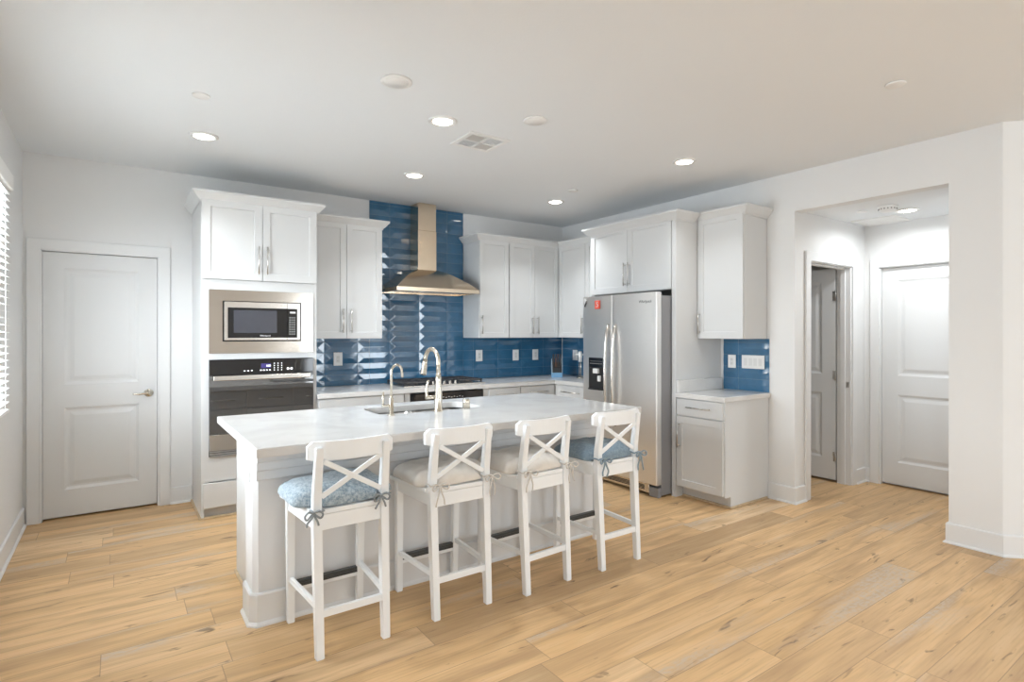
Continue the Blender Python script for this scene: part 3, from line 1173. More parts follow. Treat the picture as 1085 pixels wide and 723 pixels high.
def tiles(name, label, M, regions, xoff, zoff):
    """regions (x0,x1,z0,z1) in the wall frame; tile grid anchored at (xoff, zoff)"""
    bm = B()
    g = 0.0009

    def clipped(x0, x1, z0, z1, cx0, cx1, cz0, cz1):
        hx, hz = x0, x1
        ridge = 0.0068
        e = 0.060
        zm = (z0 + z1) / 2
        tb = bmesh.new()
        a = tb.verts.new((x0 + g, -0.003, z0 + g)); b = tb.verts.new((x1 - g, -0.003, z0 + g))
        c = tb.verts.new((x1 - g, -0.003, z1 - g)); d = tb.verts.new((x0 + g, -0.003, z1 - g))
        p = tb.verts.new((x0 + e, -ridge, zm)); q = tb.verts.new((x1 - e, -ridge, zm))
        for f in ((a, b, q, p), (b, c, q), (c, d, p, q), (d, a, p)):
            tb.faces.new(f)
        bmesh.ops.bevel(tb, geom=[ed for ed in tb.edges if len(ed.link_faces) == 2], offset=0.0022, segments=2, affect='EDGES', profile=0.5)
        for co, no in (((cx0, 0, 0), (-1, 0, 0)), ((cx1, 0, 0), (1, 0, 0)), ((0, 0, cz0), (0, 0, -1)), ((0, 0, cz1), (0, 0, 1))):
            bmesh.ops.bisect_plane(tb, geom=tb.verts[:] + tb.edges[:] + tb.faces[:], plane_co=co, plane_no=no, clear_outer=True)
        me = bpy.data.meshes.new('t')
        tb.to_mesh(me)
        tb.free()
        bm.from_mesh(me)
        bpy.data.meshes.remove(me)
    for (rx0, rx1, rz0, rz1) in regions:
        i = math.floor((rx0 - xoff) / TLW)
        while xoff + i * TLW < rx1 - 1e-4:
            j = math.floor((rz0 - zoff) / TLH)
            while zoff + j * TLH < rz1 - 1e-4:
                clipped(xoff + i * TLW, xoff + (i + 1) * TLW, zoff + j * TLH, zoff + (j + 1) * TLH, rx0, rx1, rz0, rz1)
                j += 1
            i += 1
    root = thing(name, label, 'backsplash', M @ Vector((regions[0][0], 0, regions[0][2])))
    o = obj('glazed_tiles', bm, M_tile, root, M)
    bm = B()
    for (a, b, c, d) in regions:
        box(bm, a, b, -0.0028, 0.0, c, d)
    obj('grout_bed', bm, M_grout, root, M)
    return root


Mt = FR(0, YB - 0.0015)
tiles('tile_backsplash', 'blue faceted tile wall behind the range hood and along the back counter', Mt,
      [(1.368, 2.054, CT + 0.001, UZ0 - 0.001), (2.056, 3.133, CT + 0.001, H - 0.002), (3.135, XR - 0.012, CT + 0.001, UZ0 - 0.001)], 1.608, CT)
tiles('tile_backsplash', 'narrow blue tile patch in the corner beside the refrigerator', FR(XR - 0.0015, 0, 0, -90),
      [(-(YB - 0.014), -4.22, CT + 0.001, UZ0 - 0.001)], -5.10, CT)
tiles('tile_backsplash', 'blue tile square with the switches above the small worktop', FR(XR - 0.0015, 0, 0, -90),
      [(-3.110, -2.668, CT + 0.001, UZ0 - 0.001)], -2.96, CT)

# ------------------------------------------------------------------ cover plates on the tiles
def plate(name, label, cat, M, w_, h_, gang, kind, group):
    r = thing(name, label, cat, M @ Vector((0, 0, 0)), group)
    bm = B()
    box(bm, -w_ / 2, w_ / 2, -0.006, 0, -h_ / 2, h_ / 2, 0.002)
    obj('cover_plate', bm, M_white, r, M)
    for k in range(gang):
        cx = (k - (gang - 1) / 2) * 0.046
        bm = B()
        box(bm, cx - 0.0165, cx + 0.0165, -0.0085, -0.006, -0.033, 0.033, 0.001)
        q = obj('rocker' if kind == 'switch' else 'receptacle', bm, M_rocker, r, M)
        if kind != 'switch':
            bm = B()
            for s in (-1, 1):
                for dx in (-0.006, 0.006):
                    box(bm, cx + dx - 0.0012, cx + dx + 0.0012, -0.0092, -0.0084, s * 0.017 - 0.005, s * 0.017 + 0.005)
            obj('slots', bm, M_slotgrey, q, M)
    return r


G = 'white cover plates on the blue tile'
yp = YB - 0.0125
for x, z, lab in ((1.738, 1.162, 'white outlet plate on blue tile under the left wall cabinet'), (3.337, 1.160, 'white outlet plate on blue tile just right of the range hood'),
                  (3.843, 1.155, 'white outlet plate between two others on the back tile, under the two-door cabinet'), (4.135, 1.155, 'white outlet plate on the back tile nearest the kitchen corner')):
    plate('outlet', lab, 'outlet', FR(x, yp, z), 0.086, 0.128, 1, 'outlet', G)
plate('outlet', 'white outlet plate on the side tile behind the slim metal stand', 'outlet', FR(XR - 0.0125, 5.150, 1.147, -90), 0.086, 0.126, 1, 'outlet', G)
plate('outlet', 'single white outlet plate above the small worktop', 'outlet', FR(XR - 0.0125, 3.018, 1.156, -90), 0.078, 0.118, 1, 'outlet', G)
plate('switch_plate', 'wide white four-rocker switch plate above the small worktop', 'switch', FR(XR - 0.0125, 2.812, 1.158, -90), 0.215, 0.118, 4, 'switch', G)

# ------------------------------------------------------------------ range hood
hd = thing('range_hood', 'stainless chimney range hood on the blue tile wall', 'range hood', (2.593, 5.2, 1.815))
bm = B()
HX0, HX1, HY, HYB = 2.138, 3.045, 4.92, YB - 0.016
TXa, TXb, TYa = 2.484, 2.708, 5.196
# curved canopy: sections rising from rim to chimney
secs = []
for k in range(13):
    t = k / 12
    s = 1 - (1 - t) ** 1.0
    e = t ** 0.55 if t > 0 else 0
    # concave flare
    q = 1 - (1 - t) ** 1.9
    z = 1.853 + (2.058 - 1.853) * (1 - (1 - t) ** 1.35)
    xa = HX0 + (TXa - HX0) * t
    xb = HX1 + (TXb - HX1) * t
    ya = HY + (TYa - HY) * t
    secs.append((xa, xb, ya, HYB, z))
rings = [[bm.verts.new(p) for p in ((a, d, z), (a, c, z), (b, c, z), (b, d, z))] for a, b, c, d, z in secs]
for r0, r1 in zip(rings, rings[1:]):
    for i in range(3):
        bm.faces.new((r0[i], r0[i + 1], r1[i + 1], r1[i])).smooth = True
    bm.faces.new((r0[3], r0[0], r1[0], r1[3]))
bm.faces.new(rings[-1])
bm.faces.new(rings[0])
for e in bm.edges:
    pass
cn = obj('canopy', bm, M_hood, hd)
es_ = cn.modifiers.new('edge_split', 'EDGE_SPLIT')
es_.split_angle = R(30)
bm = B()
for q in ((HX0, HX1, HY, HY + 0.02), (HX0, HX0 + 0.02, HY + 0.02, HYB), (HX1 - 0.02, HX1, HY + 0.02, HYB), (HX0 + 0.02, HX1 - 0.02, HYB - 0.02, HYB)):
    box(bm, *q, 1.817, 1.853)
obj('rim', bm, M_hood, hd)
bm = B()
box(bm, HX0 + 0.021, HX1 - 0.021, HY + 0.021, HYB - 0.021, 1.832, 1.850)
pf = obj('filter_panel', bm, M_steelh, hd)
for x in (2.40, 2.80):
    bm = B()
    cyl(bm, (x, 5.00, 1.825), 0.026, 0.008, 'z', 20)
    obj('hood_lamp', bm, M_hoodlens, hd)
bm = B()
box(bm, 2.492, 2.700, 5.205, HYB, 2.052, 2.46, 0.002)
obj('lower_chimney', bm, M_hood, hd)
bm = B()
box(bm, 2.495, 2.697, 5.208, HYB, 2.461, H - 0.002, 0.002)
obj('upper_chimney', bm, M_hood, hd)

# ------------------------------------------------------------------ cooktop
ck = thing('gas_cooktop', 'stainless gas cooktop with black iron grates under the range hood', 'cooktop', (2.6, 5.1, CT))
CX0, CX1, CY0, CY1 = 2.185, 3.085, 4.868, 5.345
bm = B()
box(bm, CX0, CX1, CY0, CY1, CT + 0.0005, CT + 0.012, 0.004, 2)
obj('steel_tray', bm, M_steelh, ck)
gw = (CX1 - CX0 - 0.04) / 3
for k in range(3):
    bm = B()
    x0 = CX0 + 0.02 + k * gw + 0.004
    x1 = x0 + gw - 0.008
    y0 = CY0 + (0.105 if k == 1 else 0.025)
    y1 = CY1 - 0.02
    z0, z1 = CT + 0.030, CT + 0.048
    for a, b, c, d in ((x0, x1, y0, y0 + 0.014), (x0, x1, y1 - 0.014, y1), (x0, x0 + 0.014, y0, y1), (x1 - 0.014, x1, y0, y1), (x0, x1, (y0 + y1) / 2 - 0.006, (y0 + y1) / 2 + 0.006)):
        box(bm, a, b, c, d, z0, z1, 0.002)
    for j in range(1, 4):
        xx = x0 + (x1 - x0) * j / 4
        box(bm, xx - 0.005, xx + 0.005, y0, y1, z0, z1, 0.002)
    for a in (x0 + 0.001, x1 - 0.016):
        for c in (y0 + 0.001, y1 - 0.016):
            box(bm, a, a + 0.014, c, c + 0.014, CT + 0.0125, z0)
    obj('grate', bm, M_iron, ck)
for x, y, rr in ((2.33, 4.99, 0.045), (2.33, 5.22, 0.038), (2.635, 5.16, 0.058), (2.94, 4.99, 0.038), (2.94, 5.22, 0.045)):
    bm = B()
    lathe(bm, (x, y, CT + 0.0122), [(rr + 0.012, 0), (rr + 0.010, 0.006), (rr, 0.008), (rr, 0.015), (rr - 0.006, 0.017), (0, 0.017)], 24)
    obj('burner', bm, M_iron, ck)
for k in range(5):
    bm = B()
    x = 2.51 + k * 0.0625
    lathe(bm, (x, 4.916, CT + 0.0122), [(0.020, 0), (0.020, 0.004), (0.016, 0.007), (0.015, 0.026), (0.013, 0.029), (0, 0.029)], 20)
    box(bm, x - 0.003, x + 0.003, 4.900, 4.932, CT + 0.038, CT + 0.046, 0.001)
    obj('knob', bm, M_steelh, ck)

# ------------------------------------------------------------------ knife block and stand on the corner counter
kb = thing('knife_block', 'blue-based knife block with dark knives in the counter corner', 'knife block', (4.20, 5.03, CT))
Mk = Matrix.Translation((4.185, 5.05, CT + 0.0005)) @ Matrix.Rotation(R(-35), 4, 'Z')
bm = B()
box(bm, -0.062, 0.062, -0.045, 0.045, 0.0, 0.055, 0.003)
obj('base', bm, M_blueacr, kb, Mk)
bm = B()
for s in (-1, 1):
    prism(bm, [(-0.045, 0.0555), (0.045, 0.0555), (0.045, 0.215), (-0.045, 0.145)], s * 0.062 - (0.006 if s > 0 else 0), s * 0.062 + (0.006 if s < 0 else 0), axis='x')
obj('side_wall', bm, M_clear, kb, Mk)
bm = B()
prism(bm, [(-0.042, 0.0556), (0.044, 0.0556), (0.044, 0.175), (-0.042, 0.105)], -0.055, 0.055, axis='x')
obj('core', bm, M_black, kb, Mk)
for i in range(4):
    for j in range(2):
        bm = B()
        x = -0.040 + i * 0.027
        y = -0.022 + j * 0.040
        hb = 0.118 + j * 0.034
        box(bm, x - 0.008, x + 0.008, y - 0.011, y + 0.011, hb, hb + 0.105 + 0.012 * ((i * 3 + j) % 3), 0.004, 2)
        q = obj('knife_handle', bm, M_brown if (i + 2 * j) % 3 == 1 else M_black, kb, Mk)

st = thing('metal_stand', 'slim metal stand with a white cylindrical head beside the refrigerator', 'stand', (4.315, 4.79, CT))
bm = B()
lathe(bm, (4.315, 4.79, CT + 0.0005), [(0.046, 0), (0.046, 0.008), (0.040, 0.013), (0.010, 0.016), (0, 0.016)], 28)
obj('base', bm, M_nickel, st)
bm = B()
for dx in (-0.006, 0.006):
    cyl(bm, (4.315 + dx, 4.79 - dx, CT + 0.014), 0.0045, 0.215, 'z', 10)
obj('pole', bm, M_nickel, st)
bm = B()
lathe(bm, (4.315, 4.79, CT + 0.185), [(0.012, 0), (0.021, 0.004), (0.023, 0.10), (0.019, 0.118), (0, 0.121)], 24)
hdh = obj('head', bm, M_white, st)
bm = B()
tube(bm, [(4.275, 4.825, CT + 0.27), (4.36, 4.75, CT + 0.27)], 0.010, 12)
obj('cross_bar', bm, M_white, st)

# ------------------------------------------------------------------ refrigerator
rf = thing('refrigerator', 'stainless side-by-side refrigerator with water dispenser', 'refrigerator', (4.1, 3.66, 0))
RY0, RY1, RS = 3.192, 4.114, 3.718
bm = B()
box(bm, 3.805, 4.50, RY0 + 0.004, RY1 - 0.004, 0.015, 1.735, 0.004)
obj('case', bm, M_fridgeside, rf)
bm = B()
box(bm, 3.790, 3.850, RY0 + 0.03, RY1 - 0.03, 1.736, 1.752, 0.003)
obj('hinge_cover', bm, M_black, rf)


def fdoor(y0, y1):
    bm = B()
    # gently bowed door front, rounded at both sides
    n = 14
    pts = []
    for k in range(n + 1):
        t = k / n
        y = y0 + (y1 - y0) * t
        u = 2 * t - 1
        pts.append((3.740 + 0.0015 * u * u, y))
    pts += [(3.800, y1), (3.800, y0)]
    prism(bm, pts, 0.112, 1.765, 0.0)
    es = [e for e in bm.edges if abs(e.verts[0].co.z - e.verts[1].co.z) > 1 and min(e.verts[0].co.x, e.verts[1].co.x) < 3.745 and (min(abs(e.verts[0].co.y - y0), abs(e.verts[0].co.y - y1)) < 1e-4)]
    bmesh.ops.bevel(bm, geom=es, offset=0.006, segments=3, affect='EDGES')
    for f in bm.faces:
        if abs(f.normal.z) < 0.5:
            f.smooth = False
    return obj('door', bm, M_steel, rf)


dR = fdoor(RY0, RS - 0.003)
dL = fdoor(RS + 0.003, RY1)
for yy, dd in ((RS - 0.045, dR), (RS + 0.045, dL)):
    bm = B()
    s = -1 if dd is dR else 1
    pts = []
    for k in range(19):
        t = k / 18
        z = 0.56 + t * 0.93
        x = 3.742 - 0.052 * (math.sin(math.pi * min(1, max(0, t))) ** 0.5)
        pts.append((x, yy, z))
    tube(bm, pts, 0.0125, 12)
    obj('handle', bm, M_steelh, dd)
# dispenser
bm = B()
box(bm, 3.730, 3.7415, 3.818, 4.020, 0.870, 1.178, 0.003)
dp = obj('water_dispenser', bm, M_black, dL)
bm = B()
box(bm, 3.7265, 3.7310, 3.822, 4.016, 1.085, 1.174, 0.002)
obj('dispenser_panel', bm, M_blackgl, dL)
bm = B()
for k in range(6):
    box(bm, 3.7255, 3.7268, 3.838 + k * 0.028, 3.855 + k * 0.028, 1.118, 1.126)
    box(bm, 3.7255, 3.7268, 3.838 + k * 0.028, 3.850 + k * 0.028, 1.142, 1.147)
obj('panel_marks', bm, M_slotgrey, dL)
bm = B()
box(bm, 3.700, 3.7305, 3.868, 3.935, 1.030, 1.075, 0.004)
box(bm, 3.705, 3.7305, 3.842, 3.880, 0.955, 1.010, 0.006)
obj('dispenser_paddle', bm, M_white, dL)
bm = B()
box(bm, 3.712, 3.7305, 3.825, 4.012, 0.872, 0.884, 0.002)
obj('drip_tray', bm, M_black, dL)
bm = B()
box(bm, 3.770, 3.805, RY0 + 0.11, RY1 - 0.02, 0.022, 0.106, 0.003)
kg = obj('base_grille', bm, M_steelh, rf)
bm = B()
for k in range(4):
    box(bm, 3.7675, 3.7702, RY0 + 0.16, RY1 - 0.12, 0.046 + k * 0.011, 0.052 + k * 0.011)
obj('grille_slots', bm, M_black, rf)
for ya, yb in ((RY0 + 0.002, RY0 + 0.105), (RY1 - 0.018, RY1 - 0.002)):
    bm = B()
    box(bm, 3.765, 3.805, ya, yb, 0.0, 0.086, 0.006, 2)
    obj('foot_cover', bm, M_fridgeside, rf)
text_mesh('lettering', 'Whirlpool', 0.034, M_logo, dR, FR(3.7395, 3.318, 1.685, -90))
mg = obj('fridge_magnet', B(), M_red)
bm = B()
box(bm, 3.7395, 3.7440, 3.868, 3.940, 1.642, 1.722, 0.004)
bpy.data.objects.remove(mg)
mg = thing('fridge_magnet', 'red square magnet with a pale number on the refrigerator door', 'magnet', (3.742, 3.902, 1.68))
bm = B()
box(bm, 3.7300, 3.7375, 3.866, 3.938, 1.642, 1.722, 0.003)
obj('magnet_body', bm, M_red, mg)
text_mesh('figure', '5', 0.075, M_logolight, mg, FR(3.7296, 3.902, 1.682, -90))
sk = thing('fridge_magnet', 'small white and dark sticker in the top corner of the refrigerator door', 'sticker', (3.742, 4.07, 1.71))
bm = B()
prism(bm, [(4.050, 1.712), (4.086, 1.700), (4.092, 1.738), (4.060, 1.748)], 3.7340, 3.7425, axis='x')
obj('paper', bm, M_white, sk)
bm = B()
prism(bm, [(4.050, 1.722), (4.062, 1.724), (4.088, 1.672), (4.078, 1.668)], 3.7325, 3.7425, axis='x')
obj('dark_stripe', bm, M_logo, sk)

# ------------------------------------------------------------------ island
IX0, IX1, IY0, IY1 = 0.481, 2.862, 2.568, 3.730
IZ = 0.914
isl = thing('kitchen_island', 'long island base under the quartz top, wide baseboard, stools in front', 'island', (1.68, 3.2, 0))
PX0, PX1, PY0, PY1 = 0.530, 2.832, 2.910, 3.100
bm = B()
c = 0.022
prism(bm, [(PX0, PY1), (PX0, PY0 + c), (PX0 + c, PY0), (PX1 - c, PY0), (PX1, PY0 + c), (PX1, PY1)], 0.0, IZ - 0.0405)
obj('half_wall', bm, M_islwall, isl)
bm = B()
sweep(bm, [(PX0, PY1 - 0.001), (PX0, PY0 + c), (PX0 + c, PY0), (PX1 - c, PY0), (PX1, PY0 + c), (PX1, PY1 - 0.001)],
      [(0, 0), (0.026, 0), (0.026, 0.010), (0.018, 0.020), (0.015, 0.020), (0.015, 0.148), (0.009, 0.156), (0, 0.156)])
obj('baseboard', bm, M_trim, isl)
bm = B()
sweep(bm, [(PX0 + c * 0.5, PY0), (PX1 - c * 0.5, PY0)], [(0, 0.698), (0.010, 0.698), (0.016, 0.704), (0.016, 0.742), (0.024, 0.750), (0.024, 0.786), (0.030, 0.792), (0.030, IZ - 0.041), (0, IZ - 0.041)])
obj('apron_moulding', bm, M_islwall, isl)
bm = B()
box(bm, 0.5955, 2.7695, PY1 + 0.001, 3.634, 0.10, IZ - 0.2405)
box(bm, 0.575, 0.595, PY1 + 0.001, 3.655, 0.0, IZ - 0.0405)
box(bm, 2.770, 2.79, PY1 + 0.001, 3.655, 0.0, IZ - 0.0405)
box(bm, 0.5955, 2.7695, 3.635, 3.655, IZ - 0.2405, IZ - 0.0405)
obj('cabinet_body', bm, M_cab, isl)
bm = B()
box(bm, 0.596, 2.769, PY1 + 0.001, 3.59, 0.0, 0.099)
obj('toe_kick', bm, M_kick, isl)
bm = B()
box(bm, 0.561, 0.575, PY1 + 0.004, 3.655, 0.0, 0.016, 0.003)
obj('shoe_moulding', bm, M_shoe, isl)
Mi = FR(2.79, 3.655, 0, 180)
for k, (a, b) in enumerate(((0.006, 0.45), (0.454, 0.90), (0.904, 1.35), (1.354, 1.78), (1.784, 2.209))):
    bm = B()
    shaker(bm, b - a, 0.585, a, 0.105)
    d_ = obj('door', bm, M_cab, isl, Mi @ Matrix.Translation((0, -0.02, 0)))
    bm = B()
    pull(bm, b - 0.03 if k % 2 == 0 else a + 0.03, 0.55, 0.2)
    obj('handle', bm, M_pull, d_, Mi @ Matrix.Translation((0, -0.02, 0)))
    bm = B()
    slab_front(bm, b - a, 0.16, a, 0.70)
    d_ = obj('drawer', bm, M_cab, isl, Mi @ Matrix.Translation((0, -0.02, 0)))
    bm = B()
    pull(bm, (a + b) / 2, 0.78, 0.22, False)
    obj('handle', bm, M_pull, d_, Mi @ Matrix.Translation((0, -0.02, 0)))
Mo = Matrix.Translation((PX0, 3.035, 0.733)) @ Matrix.Rotation(R(-90), 4, 'Z')
plate('outlet', 'white outlet plate on the end of the island half wall', 'outlet', Mo, 0.078, 0.125, 1, 'outlet', None)

# worktop with a rounded sink cut-out
bm = B()
SX0, SX1, SY0, SY1 = 1.300, 2.020, 3.205, 3.575


def rrect(x0, x1, y0, y1, r, n=6):
    out = []
    for cx, cy, a in ((x1 - r, y1 - r, 0), (x0 + r, y1 - r, 90), (x0 + r, y0 + r, 180), (x1 - r, y0 + r, 270)):
        for k in range(n + 1):
            t = R(a + 90 * k / n)
            out.append((cx + r * math.cos(t), cy + r * math.sin(t)))
    return out


inner = rrect(SX0, SX1, SY0, SY1, 0.07)
outer = [(IX1, IY1), (IX0, IY1), (IX0, IY0), (IX1, IY0)]


def ring_faces(bm, z):
    vi = [bm.verts.new((x, y, z)) for x, y in inner]
    vo = [bm.verts.new((x, y, z)) for x, y in outer]
    n = len(inner) // 4
    for q in range(4):
        for k in range(n - 1):
            bm.faces.new((vo[q], vi[q * n + k], vi[q * n + k + 1]))
        a = q * n + n - 1
        b = ((q + 1) * n) % len(inner)
        bm.faces.new((vo[q], vi[a], vi[b], vo[(q + 1) % 4]))
    return vi, vo


ti, to = ring_faces(bm, IZ)
bi, bo = ring_faces(bm, IZ - 0.040)
for A_, B_ in ((ti, bi), (to, bo)):
    for k in range(len(A_)):
        j = (k + 1) % len(A_)
        bm.faces.new((A_[k], A_[j], B_[j], B_[k]))
bmesh.ops.recalc_face_normals(bm, faces=bm.faces)
ed = [e for e in bm.edges if all(v in to or v in ti or v in bo for v in e.verts) and e.calc_face_angle(0) > 1.0]
bmesh.ops.bevel(bm, geom=ed, offset=0.003, segments=2, affect='EDGES')
tag(obj('island_countertop', bm, M_quartz), 'long white quartz slab on the island with the sink cut into it', 'countertop')

# undermount sink, two bowls
sk = thing('undermount_sink', 'steel double-bowl sink set into the island worktop', 'sink', (1.66, 3.39, IZ - 0.24))
for a, b in ((SX0 - 0.004, 1.655), (1.665, SX1 + 0.004)):
    bm = B()
    o1 = rrect(a, b, SY0 - 0.004, SY1 + 0.004, 0.05)
    levels = [(0.0, IZ - 0.0412), (0.004, IZ - 0.10), (0.010, IZ - 0.20), (0.03, IZ - 0.222)]
    rg = []
    cx, cy = (a + b) / 2, (SY0 + SY1) / 2
    for ins, z in levels:
        rg.append([bm.verts.new((cx + (x - cx) * (1 - ins / ((b - a) / 2)), cy + (y - cy) * (1 - ins / 0.19), z)) for x, y in o1])
    for r0, r1 in zip(rg, rg[1:]):
        for k in range(len(o1)):
            j = (k + 1) % len(o1)
            bm.faces.new((r0[k], r0[j], r1[j], r1[k])).smooth = True
    bm.faces.new(rg[-1])
    bw = obj('bowl', bm, M_sink, sk)
    sd_ = bw.modifiers.new('thickness', 'SOLIDIFY')
    sd_.thickness = 0.0015
    bm = B()
    lathe(bm, (cx, cy, IZ - 0.2205), [(0.045, 0), (0.042, 0.003), (0.02, 0.001), (0, 0.001)], 24)
    obj('drain', bm, M_nickel, bw)

# faucets
fc = thing('kitchen_faucet', 'tall brushed nickel gooseneck faucet with pull-down spray head', 'faucet', (1.655, 3.165, IZ))
bx, by = 1.655, 3.165
bm = B()
lathe(bm, (bx, by, IZ + 0.0005), [(0.029, 0), (0.029, 0.006), (0.025, 0.010), (0.024, 0.09), (0.0185, 0.20), (0.0155, 0.24), (0, 0.241)], 28)
obj('body', bm, M_nickel, fc)
bm = B()
pts = [(bx, by, IZ + 0.22), (bx, by, IZ + 0.30)]
rr_ = 0.088
ux, uy = -0.03, 0.9995
zc = IZ + 0.305
for k in range(0, 15):
    t = R(180 * k / 14 * 0.95)
    pts.append((bx + ux * rr_ * (1 - math.cos(t)), by + uy * rr_ * (1 - math.cos(t)), zc + rr_ * math.sin(t)))
tube(bm, pts, 0.0135, 14)
obj('gooseneck', bm, M_nickel, fc)
bm = B()
e0 = Vector(pts[-1])
dv = (Vector(pts[-1]) - Vector(pts[-2])).normalized()
tube(bm, [e0, e0 + dv * 0.02, e0 + dv * 0.05, e0 + dv * 0.085, e0 + dv * 0.098], [0.0145, 0.0165, 0.0175, 0.0215, 0.0205], 16)
obj('spray_head', bm, M_nickel, fc)
bm = B()
cyl(bm, (bx - 0.085, by + 0.01, IZ + 0.092), 0.012, 0.085, 'x', 16, bev=0.002)
tube(bm, smooth_path([(bx - 0.075, by + 0.01, IZ + 0.095), (bx - 0.078, by + 0.01, IZ + 0.14), (bx - 0.066, by + 0.008, IZ + 0.20)], 5), [0.0085] * 5 + [0.007] * 5 + [0.006], 10)
obj('lever', bm, M_nickel, fc)

fc = thing('filter_faucet', 'small slender nickel water tap left of the tall faucet', 'faucet', (1.341, 3.168, IZ))
bx, by = 1.341, 3.168
bm = B()
lathe(bm, (bx, by, IZ + 0.0005), [(0.022, 0), (0.022, 0.005), (0.014, 0.008), (0.0135, 0.105), (0.009, 0.112), (0, 0.113)], 24)
obj('body', bm, M_nickel, fc)
bm = B()
pts = [(bx, by, IZ + 0.10), (bx, by, IZ + 0.255)]
rr_ = 0.044
ux, uy = 0.93, 0.36
for k in range(0, 15):
    t = R(180 * k / 14 * 0.97)
    pts.append((bx + ux * rr_ * (1 - math.cos(t)), by + uy * rr_ * (1 - math.cos(t)), IZ + 0.258 + rr_ * math.sin(t)))
pts.append(Vector(pts[-1]) + Vector((0.004, 0.001, -0.040)))
tube(bm, pts, 0.0078, 12)
obj('gooseneck', bm, M_nickel, fc)
bm = B()
cyl(bm, (bx - 0.058, by, IZ + 0.062), 0.008, 0.060, 'x', 14, bev=0.001)
cyl(bm, (bx - 0.052, by, IZ + 0.058), 0.0058, 0.088, 'z', 12, bev=0.001)
obj('lever', bm, M_nickel, fc)

bm = B()
lathe(bm, (1.874, 3.190, IZ + 0.0005), [(0.024, 0), (0.024, 0.058), (0.021, 0.062), (0.006, 0.063), (0, 0.063)], 24)
tag(obj('air_gap_cap', bm, M_nickel), 'short nickel cylinder cap right of the tall faucet', 'sink fitting')

# ------------------------------------------------------------------ bar stools
SG = 'white cross-back bar stools at the island'


